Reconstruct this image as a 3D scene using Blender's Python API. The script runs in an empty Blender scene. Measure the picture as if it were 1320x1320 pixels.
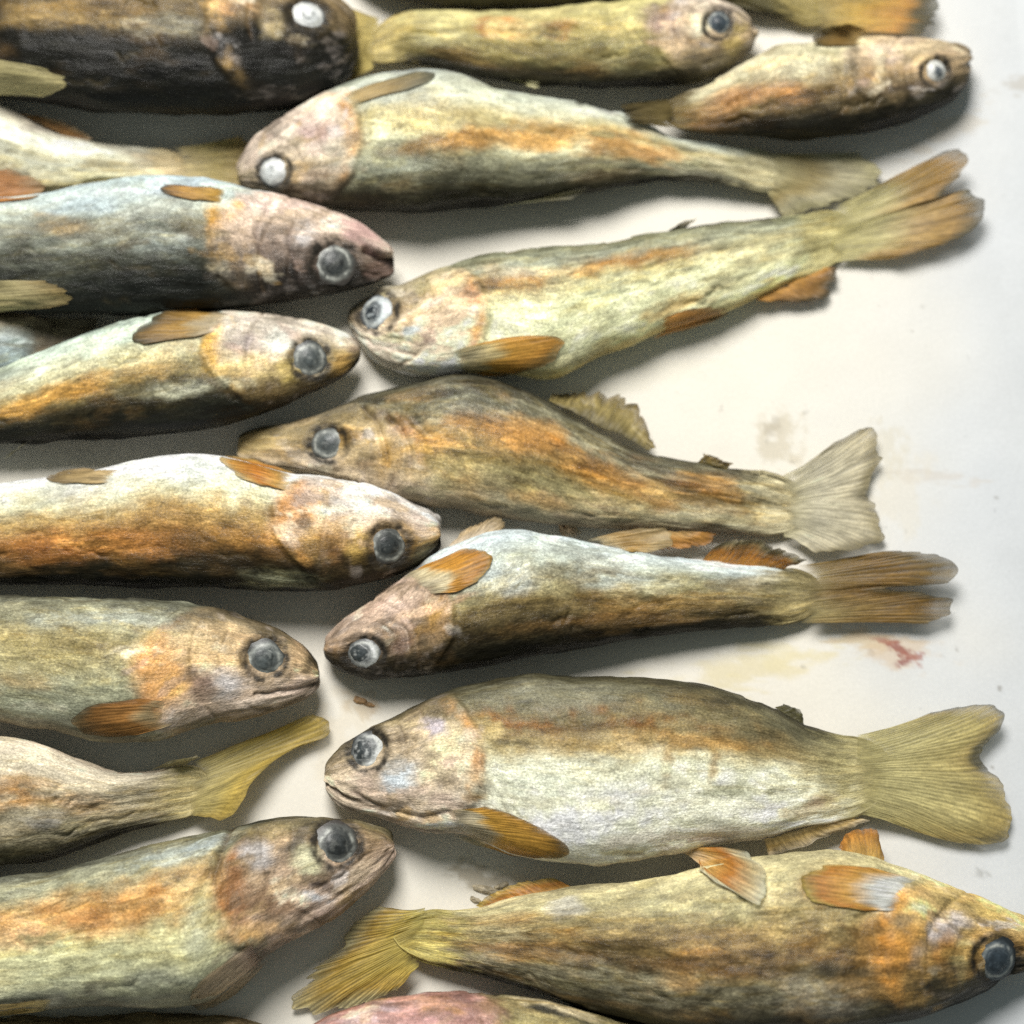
import bpy, math, random
import numpy as np
from mathutils import Vector
from mathutils.bvhtree import BVHTree

# ------------------------------------------------------------------ camera
SC = bpy.context.scene
S = 0.00025                      # metres per photograph unit on the tray (0.33 m across)
TILT = math.radians(15)
DIST = 0.80
F = DIST / S                     # focal length in photograph units
CT, ST = math.cos(TILT), math.sin(TILT)
ZREF = 0.010
CAM = np.array([0.0, -ST * DIST, CT * DIST + ZREF])

cam_d = bpy.data.cameras.new('camera')
cam = bpy.data.objects.new('camera', cam_d)
SC.collection.objects.link(cam)
cam.location = CAM
cam.rotation_euler = (TILT, 0, 0)
cam_d.sensor_width = 36
cam_d.lens = 36 * F / 1320
cam_d.clip_start = 0.01
cam_d.clip_end = 50
cam_d.dof.use_dof = True
cam_d.dof.focus_distance = DIST - 0.030
cam_d.dof.aperture_fstop = 5.0
SC.camera = cam

# ------------------------------------------------------------------ light
W = bpy.data.worlds.new('World')
SC.world = W
W.use_nodes = True
bg = W.node_tree.nodes['Background']
bg.inputs[0].default_value = (0.86, 1.0, 0.95, 1)
bg.inputs[1].default_value = 0.155

kd = bpy.data.lights.new('key_lamp', 'AREA')
kd.shape = 'DISK'
kd.size = 0.75
kd.energy = 32
kd.color = (1.0, 0.975, 0.93)
key = bpy.data.objects.new('key_lamp', kd)
SC.collection.objects.link(key)
AZ, EL, LD = math.radians(16), math.radians(56), 1.5
kdir = Vector((-math.sin(AZ) * math.cos(EL), math.cos(AZ) * math.cos(EL), math.sin(EL)))
key.location = kdir * LD
key.rotation_euler = (-kdir).to_track_quat('-Z', 'Y').to_euler()

SC.view_settings.view_transform = 'Standard'
SC.view_settings.look = 'None'
SC.view_settings.exposure = 0.0
SC.view_settings.gamma = 1.0
SC.cycles.use_denoising = False
SC.cycles.use_adaptive_sampling = True
SC.cycles.adaptive_threshold = 0.02
SC.cycles.max_bounces = 4
SC.cycles.diffuse_bounces = 2

# ------------------------------------------------------------------ maths
def at(px, py, z):
    """points of the photograph (arrays) -> world points at height z"""
    px = np.asarray(px, float); py = np.asarray(py, float); z = np.asarray(z, float)
    dx = (px - 660) / F; dy = -(py - 660) / F
    wy = dy * CT + ST; wz = dy * ST - CT
    t = (z - CAM[2]) / wz
    return np.stack([CAM[0] + dx * t, CAM[1] + wy * t, CAM[2] + wz * t], -1)

def ray(px, py):
    dx = (px - 660) / F; dy = -(py - 660) / F
    return Vector(CAM), Vector((dx, dy * CT + ST, dy * ST - CT)).normalized()

def proj(P):
    q = P - CAM
    xc = q[..., 0]; yc = q[..., 1] * CT + q[..., 2] * ST; zc = -(-q[..., 1] * ST + q[..., 2] * CT)
    return 660 + F * xc / zc, 660 - F * yc / zc

_tab = np.random.RandomState(7).rand(8192) * 2 - 1
def vnoise(x, y, seed=0):
    x = np.asarray(x, float) + 1000; y = np.asarray(y, float) + 1000
    ix = np.floor(x).astype(np.int64); iy = np.floor(y).astype(np.int64)
    fx = x - ix; fy = y - iy
    fx = fx * fx * (3 - 2 * fx); fy = fy * fy * (3 - 2 * fy)
    h = lambda a, b: _tab[((a * 73856093) ^ (b * 19349663) ^ (int(seed) * 83492791)) & 8191]
    return ((h(ix, iy) * (1 - fx) + h(ix + 1, iy) * fx) * (1 - fy)
            + (h(ix, iy + 1) * (1 - fx) + h(ix + 1, iy + 1) * fx) * fy)

def fbm(x, y, seed=0, o=4):
    r = 0; a = 1.0; t = 0
    for k in range(o):
        c, s_ = math.cos(k * 1.1), math.sin(k * 1.1)
        r = r + a * vnoise((x * c - y * s_) * 2 ** k, (x * s_ + y * c) * 2 ** k, seed + 17 * k); t += a; a *= .55
    return r / t * 1.5

def sst(a, b, x):
    t = np.clip((x - a) / (b - a), 0, 1)
    return t * t * (3 - 2 * t)

def lin(c):
    c = np.asarray(c, float) / 255
    return np.where(c <= 0.04045, c / 12.92, ((c + 0.055) / 1.055) ** 2.4)

def curve(pts, u):
    """smooth curve through pts sampled at arc-length fractions u"""
    P = np.asarray(pts, float)
    d = np.maximum(np.hypot(*(P[1:] - P[:-1]).T), 1e-6)
    k = np.concatenate([[0], np.cumsum(d)])
    m = np.zeros_like(P)
    if len(P) > 2:
        for i in range(1, len(P) - 1):
            m[i] = (P[i + 1] - P[i - 1]) / (k[i + 1] - k[i - 1])
    m[0] = (P[1] - P[0]) / d[0]; m[-1] = (P[-1] - P[-2]) / d[-1]
    t = np.linspace(0, k[-1], 1200)
    i = np.clip(np.searchsorted(k, t, side='right') - 1, 0, len(P) - 2)
    h = (k[i + 1] - k[i]); s = ((t - k[i]) / h)[:, None]; h = h[:, None]
    Q = ((2*s**3 - 3*s**2 + 1) * P[i] + (s**3 - 2*s**2 + s) * h * m[i]
         + (-2*s**3 + 3*s**2) * P[i + 1] + (s**3 - s**2) * h * m[i + 1])
    a = np.concatenate([[0], np.cumsum(np.hypot(*(Q[1:] - Q[:-1]).T))]); a /= a[-1]
    return np.stack([np.interp(u, a, Q[:, 0]), np.interp(u, a, Q[:, 1])], -1)

def dist_line(px, py, pts):
    best = np.full(px.shape, 1e9)
    for (x0, y0), (x1, y1) in zip(pts[:-1], pts[1:]):
        dx, dy = x1 - x0, y1 - y0
        t = np.clip(((px - x0) * dx + (py - y0) * dy) / (dx * dx + dy * dy + 1e-9), 0, 1)
        best = np.minimum(best, np.hypot(px - x0 - t * dx, py - y0 - t * dy))
    return best

# ------------------------------------------------------------------ materials
def newmat(name):
    m = bpy.data.materials.new(name); m.use_nodes = True
    nt = m.node_tree; n = nt.nodes
    return m, nt, n, n['Principled BSDF']

def nd(nt, kind, **kw):
    x = nt.nodes.new(kind)
    for k, v in kw.items():
        if k.startswith('i_'):
            x.inputs[k[2:].replace('_', ' ')].default_value = v
        else:
            setattr(x, k, v)
    return x

def ramp(nt, src, lo, hi, a, b):
    r = nd(nt, 'ShaderNodeMapRange')
    r.inputs['From Min'].default_value = lo; r.inputs['From Max'].default_value = hi
    r.inputs['To Min'].default_value = a; r.inputs['To Max'].default_value = b
    nt.links.new(src, r.inputs['Value'])
    return r.outputs['Result']

def mul(nt, col, fac):
    v = nd(nt, 'ShaderNodeVectorMath', operation='SCALE')
    nt.links.new(col, v.inputs[0]); nt.links.new(fac, v.inputs['Scale'])
    return v.outputs[0]

def mixc(nt, fac, a, b, mode='MIX'):
    m = nd(nt, 'ShaderNodeMix', data_type='RGBA', blend_type=mode)
    nt.links.new(fac, m.inputs[0]); nt.links.new(a, m.inputs[6])
    if isinstance(b, tuple): m.inputs[7].default_value = b
    else: nt.links.new(b, m.inputs[7])
    return m.outputs[2]

def math2(nt, op, a, b):
    m = nd(nt, 'ShaderNodeMath', operation=op)
    for i, v in enumerate((a, b)):
        if isinstance(v, (int, float)): m.inputs[i].default_value = v
        else: nt.links.new(v, m.inputs[i])
    return m.outputs[0]

def skin_material():
    m, nt, n, b = newmat('fish_skin'); L = nt.links.new
    col = nd(nt, 'ShaderNodeAttribute', attribute_name='col')
    uv = nd(nt, 'ShaderNodeAttribute', attribute_name='fishuv')
    def tex(sx, sy, sc, det, rough, off, dist=0.0):
        mp = nd(nt, 'ShaderNodeMapping'); mp.inputs['Scale'].default_value = (sx, sy, 1); mp.inputs['Location'].default_value = (off, off * .7, off * 1.3)
        L(uv.outputs['Vector'], mp.inputs[0])
        t = nd(nt, 'ShaderNodeTexNoise', i_Scale=sc, i_Detail=det, i_Roughness=rough, i_Distortion=dist)
        L(mp.outputs[0], t.inputs['Vector'])
        return t.outputs[0]
    streak = tex(.22, 1.1, .6, 5.0, .62, 0, .4)
    patch = tex(.17, 1.0, .30, 7.0, .68, 11, .8)      # ochre smears
    darkp = tex(.20, 1.0, .38, 7.0, .70, 23, .8)      # dark melanin smears
    palep = tex(.20, 1.0, .34, 7.0, .68, 37, .8)      # pale, scraped places
    grain = tex(1, 1, 2.4, 3.0, .7, 5)
    vor = nd(nt, 'ShaderNodeTexVoronoi', feature='F1', i_Scale=1.05)
    mp2 = nd(nt, 'ShaderNodeMapping'); mp2.inputs['Scale'].default_value = (1.0, 1.5, 1)
    L(uv.outputs['Vector'], mp2.inputs[0]); L(mp2.outputs[0], vor.inputs['Vector'])
    pat = col.outputs['Alpha']
    c = col.outputs['Color']
    fo = math2(nt, 'MULTIPLY', ramp(nt, patch, .50, .66, 0, .62), pat)
    c = mixc(nt, fo, c, (1.0, .84, .50, 1), 'MULTIPLY')
    fp = math2(nt, 'MULTIPLY', ramp(nt, palep, .50, .64, 0, .75), pat)
    bright = nd(nt, 'ShaderNodeVectorMath', operation='SCALE'); bright.inputs['Scale'].default_value = 1.9
    L(c, bright.inputs[0])
    c = mixc(nt, fp, c, bright.outputs[0])
    fd = math2(nt, 'MULTIPLY', ramp(nt, darkp, .50, .64, 0, .72), pat)
    c = mixc(nt, fd, c, (.40, .38, .33, 1), 'MULTIPLY')
    curl = tex(.42, 1.0, 1.15, 4.0, .6, 51, 2.2)
    c = mul(nt, c, ramp(nt, curl, .32, .68, .70, 1.34))
    c = mul(nt, c, ramp(nt, streak, .3, .7, .78, 1.22))
    c = mul(nt, c, ramp(nt, grain, .3, .7, .82, 1.18))
    c = mul(nt, c, ramp(nt, vor.outputs['Distance'], .1, .75, 1.14, .84))
    L(c, b.inputs['Base Color'])
    L(ramp(nt, streak, .3, .7, .36, .60), b.inputs['Roughness'])
    b.inputs['Specular IOR Level'].default_value = 0.155
    b.inputs['Coat Weight'].default_value = 0.155
    b.inputs['Coat Roughness'].default_value = 0.20
    b0 = nd(nt, 'ShaderNodeBump', i_Strength=0.5, i_Distance=0.0012)
    L(darkp, b0.inputs['Height'])
    b1 = nd(nt, 'ShaderNodeBump', i_Strength=0.45, i_Distance=0.0004)
    L(streak, b1.inputs['Height']); L(b0.outputs[0], b1.inputs['Normal'])
    b2 = nd(nt, 'ShaderNodeBump', i_Strength=0.35, i_Distance=0.00025)
    L(vor.outputs['Distance'], b2.inputs['Height']); L(b1.outputs[0], b2.inputs['Normal'])
    b3 = nd(nt, 'ShaderNodeBump', i_Strength=0.25, i_Distance=0.0002)
    L(grain, b3.inputs['Height']); L(b2.outputs[0], b3.inputs['Normal'])
    L(b3.outputs[0], b.inputs['Normal']); L(b3.outputs[0], b.inputs['Coat Normal'])
    return m

def fin_material():
    m, nt, n, b = newmat('fin_membrane'); L = nt.links.new
    col = nd(nt, 'ShaderNodeAttribute', attribute_name='col')
    uv = nd(nt, 'ShaderNodeAttribute', attribute_name='fishuv')
    mp = nd(nt, 'ShaderNodeMapping'); mp.inputs['Scale'].default_value = (0.25, 1.6, 1)
    L(uv.outputs['Vector'], mp.inputs[0])
    streak = nd(nt, 'ShaderNodeTexNoise', i_Scale=1.1, i_Detail=4.0, i_Roughness=0.6)
    L(mp.outputs[0], streak.inputs['Vector'])
    grain = nd(nt, 'ShaderNodeTexNoise', i_Scale=2.4, i_Detail=2.0)
    L(uv.outputs['Vector'], grain.inputs['Vector'])
    c = mul(nt, col.outputs['Color'], ramp(nt, streak.outputs[0], .3, .7, .80, 1.25))
    c = mul(nt, c, ramp(nt, grain.outputs[0], .3, .7, .85, 1.15))
    L(c, b.inputs['Base Color'])
    b.inputs['Roughness'].default_value = 0.45
    b.inputs['Specular IOR Level'].default_value = 0.4
    bp = nd(nt, 'ShaderNodeBump', i_Strength=0.45, i_Distance=0.0003)
    L(streak.outputs[0], bp.inputs['Height']); L(bp.outputs[0], b.inputs['Normal'])
    tr = nd(nt, 'ShaderNodeBsdfTranslucent'); L(c, tr.inputs['Color'])
    mx = nd(nt, 'ShaderNodeMixShader'); mx.inputs[0].default_value = 0.25
    L(b.outputs[0], mx.inputs[1]); L(tr.outputs[0], mx.inputs[2])
    tp = nd(nt, 'ShaderNodeBsdfTransparent')
    mo = nd(nt, 'ShaderNodeMixShader')
    op = math2(nt, 'MULTIPLY', col.outputs['Alpha'], ramp(nt, streak.outputs[0], .25, .55, .72, 1.0))
    L(op, mo.inputs[0]); L(tp.outputs[0], mo.inputs[1]); L(mx.outputs[0], mo.inputs[2])
    L(mo.outputs[0], n['Material Output'].inputs['Surface'])
    return m

def eye_material():
    m, nt, n, b = newmat('eye_jelly'); L = nt.links.new
    col = nd(nt, 'ShaderNodeAttribute', attribute_name='col')
    uv = nd(nt, 'ShaderNodeAttribute', attribute_name='fishuv')
    g = nd(nt, 'ShaderNodeTexNoise', i_Scale=0.9, i_Detail=4.0, i_Roughness=.65, i_Distortion=1.2)
    L(uv.outputs['Vector'], g.inputs['Vector'])
    c = mul(nt, col.outputs['Color'], ramp(nt, g.outputs[0], .3, .7, .72, 1.25))
    L(c, b.inputs['Base Color'])
    b.inputs['Roughness'].default_value = 0.46
    b.inputs['Specular IOR Level'].default_value = 0.45
    b.inputs['Coat Weight'].default_value = 0.15
    b.inputs['Coat Roughness'].default_value = 0.2
    bp = nd(nt, 'ShaderNodeBump', i_Strength=0.35, i_Distance=0.0004)
    L(g.outputs[0], bp.inputs['Height']); L(bp.outputs[0], b.inputs['Normal'])
    return m

def tray_material():
    m, nt, n, b = newmat('tray_enamel'); L = nt.links.new
    col = nd(nt, 'ShaderNodeAttribute', attribute_name='col')
    tc = nd(nt, 'ShaderNodeTexCoord')
    big = nd(nt, 'ShaderNodeTexNoise', i_Scale=28.0, i_Detail=6.0, i_Roughness=.6)
    fine = nd(nt, 'ShaderNodeTexNoise', i_Scale=900.0, i_Detail=3.0, i_Roughness=.7)
    spots = nd(nt, 'ShaderNodeTexNoise', i_Scale=170.0, i_Detail=2.0, i_Roughness=.5)
    for t in (big, fine, spots): L(tc.outputs['Object'], t.inputs['Vector'])
    c = mul(nt, col.outputs['Color'], ramp(nt, big.outputs[0], .3, .7, .955, 1.03))
    c = mul(nt, c, ramp(nt, fine.outputs[0], .3, .7, .96, 1.035))
    c = mul(nt, c, ramp(nt, spots.outputs[0], .70, .80, 1.0, .80))
    L(c, b.inputs['Base Color'])
    L(ramp(nt, big.outputs[0], .3, .7, .5, .75), b.inputs['Roughness'])
    b.inputs['Specular IOR Level'].default_value = 0.25
    bp = nd(nt, 'ShaderNodeBump', i_Strength=0.2, i_Distance=0.0004)
    L(spots.outputs[0], bp.inputs['Height']); L(bp.outputs[0], b.inputs['Normal'])
    return m

SKIN, FIN, EYE, TRAY = skin_material(), fin_material(), eye_material(), tray_material()

# ------------------------------------------------------------------ mesh helpers
def mesh_obj(name, V, faces, mat, parent=None, col=None, uv=None, origin=None):
    V = np.asarray(V, float)
    if origin is not None: V = V - np.asarray(origin)
    me = bpy.data.meshes.new(name)
    faces = np.asarray(faces, np.int32)
    nf, k = faces.shape
    me.vertices.add(len(V)); me.vertices.foreach_set('co', V.astype(np.float32).ravel())
    me.loops.add(nf * k); me.loops.foreach_set('vertex_index', faces.ravel())
    me.polygons.add(nf); me.polygons.foreach_set('loop_start', np.arange(0, nf * k, k, dtype=np.int32))
    try: me.polygons.foreach_set('loop_total', np.full(nf, k, np.int32))
    except Exception: pass
    me.polygons.foreach_set('use_smooth', np.ones(nf, bool))
    me.update(calc_edges=True); me.validate()
    if col is not None:
        a = me.attributes.new('col', 'FLOAT_COLOR', 'POINT')
        a.data.foreach_set('color', np.concatenate([np.clip(col[:, :3], 0, 1), col[:, 3:4] if col.shape[1] > 3 else np.ones((len(V), 1))], 1).astype(np.float32).ravel())
    if uv is not None:
        a = me.attributes.new('fishuv', 'FLOAT_VECTOR', 'POINT')
        a.data.foreach_set('vector', np.asarray(uv, np.float32).ravel())
    me.materials.append(mat)
    o = bpy.data.objects.new(name, me)
    SC.collection.objects.link(o)
    if parent is not None: o.parent = parent
    return o

def grid_faces(nu, nv, wrap):
    i = np.arange(nu - 1)[:, None]; j = np.arange(nv if wrap else nv - 1)[None, :]
    a = i * nv + j; b = i * nv + (j + 1) % nv
    return np.stack([a, b, b + nv, a + nv], -1).reshape(-1, 4)

# ------------------------------------------------------------------ tray
def build_tray():
    # fine sheet with a raised rim along the right side
    xs = np.concatenate([np.linspace(-0.36, -0.17, 12), np.linspace(-0.168, 0.152, 360), np.linspace(0.1525, 0.186, 60)])
    ys = np.concatenate([np.linspace(-0.34, -0.175, 10), np.linspace(-0.173, 0.178, 380), np.linspace(0.18, 0.34, 10)])
    X, Y = np.meshgrid(xs, ys, indexing='ij')
    edge = 0.1535 + 0.0012 * np.sin(Y * 23)
    t = np.clip((X - edge) / 0.022, 0, 1)
    Z = -0.0012 * t ** 1.8 + 0.00022 * fbm(X / .03, Y / .03, 5, 3)
    px, py = proj(np.stack([X, Y, Z], -1))
    base = lin((234, 229, 217))[None, None, :] * np.ones(X.shape + (1,))
    def stain(x, y, rx, ry, rot, c, al, seed, warp=.5):
        nonlocal base
        cr, sr = math.cos(rot), math.sin(rot)
        dx, dy = px - x, py - y
        r = np.hypot((dx * cr + dy * sr) / rx, (-dx * sr + dy * cr) / ry)
        n = fbm(px / (rx * .45), py / (ry * .45), seed, 4)
        w = (al * sst(1.15, .35, r + warp * n))[..., None]
        base = base * (1 - w) + lin(c) * w
    # cream base; bluish ambient reflection towards the right edge painted into the colour
    cool = sst(980, 1340, px + 60 * fbm(px / 160, py / 160, 21, 3))[..., None] * .6
    base = base * (1 - cool) + lin((196, 206, 220)) * cool
    stain(1010, 572, 34, 34, .6, (196, 184, 158), .55, 1, .7)
    stain(995, 548, 12, 18, .2, (160, 150, 130), .4, 2, .8)
    stain(960, 862, 95, 26, -.1, (222, 208, 160), .55, 3, .8)
    stain(1010, 845, 60, 22, -.1, (226, 214, 170), .45, 4, .8)
    stain(1120, 826, 60, 12, .15, (205, 180, 130), .6, 6, .8)
    stain(1150, 836, 60, 20, .2, (214, 190, 160), .6, 8, .8)
    for q, (x, y, rx, ry, ro) in enumerate([(1160, 838, 16, 8, .4), (1172, 848, 17, 7, .6), (1150, 830, 12, 5, .2), (1184, 846, 10, 5, -.3), (1164, 854, 14, 5, -.4), (1140, 826, 18, 4, .2)]):
        stain(x, y, rx, ry, ro, [(140, 62, 58), (166, 100, 84)][q % 2], .75, 60 + q, .55)
    stain(620, 1135, 34, 22, .4, (170, 160, 138), .7, 9, .8)
    stain(465, 906, 26, 18, .3, (200, 178, 145), .6, 10, .8)
    stain(1230, 165, 60, 16, -.5, (208, 200, 186), .6, 11, .9)
    stain(1205, 615, 55, 10, .1, (206, 198, 188), .5, 12, .9)
    stain(1160, 640, 40, 60, .1, (222, 212, 190), .3, 13, .9)
    stain(1140, 575, 26, 40, .1, (206, 196, 170), .35, 14, .9)
    stain(1315, 110, 30, 12, -.1, (186, 180, 170), .6, 15, .9)
    stain(850, 470, 120, 30, -.4, (228, 222, 204), .4, 16, .8)
    stain(1265, 1125, 9, 7, .1, (150, 150, 146), .5, 18, .8)
    stain(440, 940, 40, 60, .3, (222, 210, 186), .35, 19, .9)
    rs = np.random.RandomState(3)
    for k in range(60):
        x, y = rs.uniform(420, 1310), rs.uniform(20, 1310)
        r0 = rs.uniform(1.5, 4.0)
        w = (rs.uniform(.15, .55) * sst(1.3, .5, np.hypot(px - x, (py - y) * rs.uniform(.6, 1.6)) / r0))[..., None]
        base = base * (1 - w) + lin((120, 112, 98)) * w
    n1, n2 = X.shape
    V = np.stack([X, Y, Z], -1).reshape(-1, 3)
    c = base.reshape(-1, 3)
    Fa = grid_faces(n1, n2, False)
    # underside and closing walls
    top = len(V)
    V2 = V.copy(); V2[:, 2] -= 0.003
    F2 = Fa[:, ::-1] + top
    idx = np.arange(top).reshape(n1, n2)
    loop = np.concatenate([idx[:, 0], idx[-1, 1:], idx[-2::-1, -1], idx[0, -2:0:-1]])
    nx = np.roll(loop, -1)
    Fw = np.stack([loop, loop + top, nx + top, nx], -1)
    o = mesh_obj('serving_tray', np.concatenate([V, V2]), np.concatenate([Fa[:, ::-1], F2[:, ::-1], Fw]), TRAY,
                 col=np.concatenate([c, c]), uv=np.concatenate([V, V2]))
    o['label'] = 'white enamel tray with stains, the surface all the fish lie on'
    o['category'] = 'tray'
    me = o.data
    return o, BVHTree.FromPolygons([tuple(v) for v in V], [tuple(f) for f in Fa[:, ::-1]])

tray, TRAY_BVH = build_tray()

# ------------------------------------------------------------------ fish
BODIES = []          # (name key, bvh)

OLIVE = [(0, (46, 44, 34)), (.16, (74, 71, 54)), (.34, (132, 126, 98)), (.55, (172, 162, 124)), (.76, (206, 200, 176)), (1, (222, 214, 202))]
HEAD = [(0, (66, 60, 46)), (.22, (112, 98, 74)), (.45, (180, 152, 122)), (.7, (200, 176, 156)), (1, (208, 190, 180))]

class Fish:
    pass

def make_fish(key, label, group, D, Vn, stops=OLIVE, head=HEAD, thick=1.0, roll=0.0, z0=0.0, z1=None,
              eye=None, gill=None, stripe=None, blobs=(), lines=(), fins=(), ochre=.35, dark=1.0, seed=1,
              N=340, M=104, gill_col=(196, 130, 50), mouth=True, mottle=1.0, lift=.3, tailtip=True, tailcol=None):
    f = Fish()
    if z1 is None: z1 = z0
    tt = np.linspace(0, 1, N)
    u = tt * (0.5 + 0.5 * tt)
    u[0] = 0.0006
    Dp, Vp = curve(D, u), curve(Vn, u)
    we = np.hypot(*(Dp[-1] - Vp[-1])); axd = (Dp[-1] + Vp[-1]) - (Dp[-12] + Vp[-12]); axd = axd / np.linalg.norm(axd)
    jit = (Dp - Vp) / np.maximum(np.hypot(*(Dp - Vp).T), 1)[:, None]
    Dp = Dp + jit * (1.5 * fbm(u * 15, u * 0, seed * 3 + 1, 3) * sst(.05, .2, u))[:, None]
    Vp = Vp + jit * (1.5 * fbm(u * 15, u * 0 + 9, seed * 3 + 2, 3) * sst(.05, .2, u))[:, None]
    mid_ = (Dp + Vp) / 2
    rr = np.sqrt(np.clip(1 - np.clip((u - .955) / .045, 0, 1) ** 2 * .995, 0, 1)) if tailtip else np.ones(N)
    if tailtip:
        mid_ = mid_ + axd[None] * (we * .24 * np.clip((u - .955) / .045, 0, 1) ** 1.2)[:, None]
    Dp, Vp = mid_ + (Dp - Vp) / 2 * rr[:, None], mid_ - (Dp - Vp) / 2 * rr[:, None]
    wpx = np.hypot(*(Dp - Vp).T) / 2
    w = np.maximum(wpx, we / 2 * (u > .955)) * S
    k = np.interp(u, [0, .06, .18, .45, .75, .90, .96, 1], [.80, .74, .68, .66, .58, .38, .13, .02]) * thick * .90
    bb = w * k
    bmax = bb.max()
    zc = z0 + (z1 - z0) * u + bb * (1 - lift) + bmax * lift
    zc = np.maximum(zc, bb + 0.0003)
    nt_, nb_ = int(M * .68), M - int(M * .68)
    th = np.concatenate([np.linspace(0, math.pi, nt_, endpoint=False), np.linspace(math.pi, 2 * math.pi, nb_, endpoint=False)])
    U, TH = np.meshgrid(u, th, indexing='ij')
    cs, sn = np.cos(TH), np.sin(TH)
    Dw = at(Dp[:, 0], Dp[:, 1], zc); Vw = at(Vp[:, 0], Vp[:, 1], zc)
    C = (Dw + Vw) / 2; H = (Dw - Vw) / 2
    zz = np.sign(sn) * np.abs(sn) ** .80
    zz = np.where(zz < 0, zz * .92, zz)
    P = C[:, None, :] + H[:, None, :] * cs[..., None]
    P[..., 2] = zc[:, None] + bb[:, None] * zz
    # surface directions
    du = np.gradient(P, axis=0); dv = np.roll(P, -1, 1) - np.roll(P, 1, 1)
    Nn = np.cross(du, dv); Nn /= np.linalg.norm(Nn, axis=-1, keepdims=True) + 1e-12
    cen = P.mean(axis=1, keepdims=True)
    if ((Nn * (P - cen)).sum(-1)).mean() < 0: Nn = -Nn; flip = True
    else: flip = False
    px, py = proj(P)
    vis = sst(-.25, .05, sn)
    Ln = np.hypot(*np.diff((Dp + Vp) / 2, axis=0).T).sum()
    a = U * Ln                                   # along, photograph units
    c_ = np.where(TH < math.pi, TH, TH) * np.maximum(wpx.mean(), 20) * .9
    sd = seed * 101
    # anatomical angle: 0 back, 1 belly
    A = (TH + roll + math.pi) % (2 * math.pi) - math.pi
    s = np.abs(A) / math.pi
    sw = np.clip(s + .055 * fbm(a / 70, c_ / 45, sd, 4) + .03 * fbm(a / 18, c_ / 12, sd + 3, 3), 0, 1)
    def grad(st, x):
        xs = [q[0] for q in st]; cc = np.array([lin(q[1]) for q in st])
        return np.stack([np.interp(x, xs, cc[:, i]) for i in range(3)], -1)
    col = grad(stops, sw)
    # mottling along the flank
    n1 = fbm(a / 55, c_ / 22, sd + 5, 5); n2 = fbm(a / 15, c_ / 9, sd + 7, 4)
    if ochre:
        oc = (ochre * sst(.05, .75, fbm(a / 80, c_ / 30, sd + 9, 5)) * sst(.1, .3, s) * sst(.95, .6, s))[..., None]
        col = col * (1 - oc) + lin((172, 124, 58)) * oc
    if stripe:
        s0, wd, cc, al, ua, ub = stripe
        g = np.exp(-((sw - s0) / wd) ** 2) * al * np.clip(.75 + .9 * fbm(a / 60, c_ / 18, sd + 11, 4), 0, 1.25)
        g = np.clip(g * sst(ua - .06, ua + .06, U) * sst(ub + .06, ub - .06, U), 0, 1)[..., None]
        col = col * (1 - g) + lin(cc) * g
    disp = .0012 * fbm(a / 110, c_ / 60, sd + 13, 3) + .0003 * fbm(a / 160, c_ / 20, sd + 14, 3) + .00028 * fbm(a / 50, c_ / 22, sd + 15, 3) + .00009 * fbm(a / 14, c_ / 7, sd + 16, 3)
    # body pinch near both ends of the skin
    fade = sst(0, .02, U)
    def locate(x, y):
        d = np.hypot(px - x, py - y) + 1e4 * (sn < 0.02)
        return np.unravel_index(np.argmin(d), d.shape)
    if gill:
        gi = locate(*gill); ug, vg = u[gi[0]], cs[gi[0], gi[1]]
        edge = ug * (1 - .26 * np.clip((cs - vg) / 1.05, -1.3, 1.3) ** 2) * (1 + .03 * fbm(c_ / 24, a * 0, sd + 21, 3))
        q = U / edge
        hm = sst(1.05, .90, q + .05 * fbm(a / 18, c_ / 14, sd + 22, 4))[..., None]
        hs = np.clip(s + .10 * fbm(a / 30, c_ / 24, sd + 23, 4), 0, 1)
        hc = grad(head, hs)
        hn = fbm(a / 26, c_ / 20, sd + 25, 4)
        hc = hc * (1 + .42 * hn[..., None])
        lav = (.32 * sst(.15, .9, fbm(a / 22, c_ / 18, sd + 27, 4)))[..., None]
        hc = hc * (1 - lav) + lin((176, 160, 158)) * lav
        col = col * (1 - hm) + hc * hm
        win = sst(1.0, .60, np.abs(cs)) * .85 + .15
        # bright line on the rear rim of the gill cover, shallow gutter behind it
        ge = np.exp(-((q - .955) / .050) ** 2) * win * np.clip(.45 + 1.1 * fbm(c_ / 22, a / 22, sd + 29, 3), 0, 1) * .85 * vis * sst(.95, .45, np.abs(cs - vg))
        col = col * (1 - ge[..., None]) + lin(gill_col) * ge[..., None]
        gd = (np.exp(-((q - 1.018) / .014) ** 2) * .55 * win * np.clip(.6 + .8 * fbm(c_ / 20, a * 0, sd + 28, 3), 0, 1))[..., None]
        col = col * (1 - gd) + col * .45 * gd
        sc_ = min(1.0, Ln / 850)
        disp = disp + sc_ * win * (np.where(q < 1, .0009 * sst(.66, .985, q), .0009 * np.exp(-np.clip(q - 1, 0, None) / .012)) - .0007 * np.exp(-((q - 1.05) / .04) ** 2))
        disp = disp - .0006 * np.exp(-((q - .70) / .03) ** 2) * sst(.5, -.1, cs) * sst(-.95, -.6, cs)
        gx, gy = px[gi], py[gi]
        sx, sy = (Dp[0] + Vp[0]) / 2
        HL = math.hypot(gx - sx, gy - sy); ax = np.array([gx - sx, gy - sy]) / HL
        vt = Vp[gi[0]] - Dp[gi[0]]; vt = vt - ax * (vt @ ax); vt /= np.linalg.norm(vt)
        f.ax, f.vt, f.HL = ax, vt, HL
        hp = lambda l, m: tuple(np.array([sx, sy]) + ax * l * HL + vt * m * HL)
        extra = []
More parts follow.
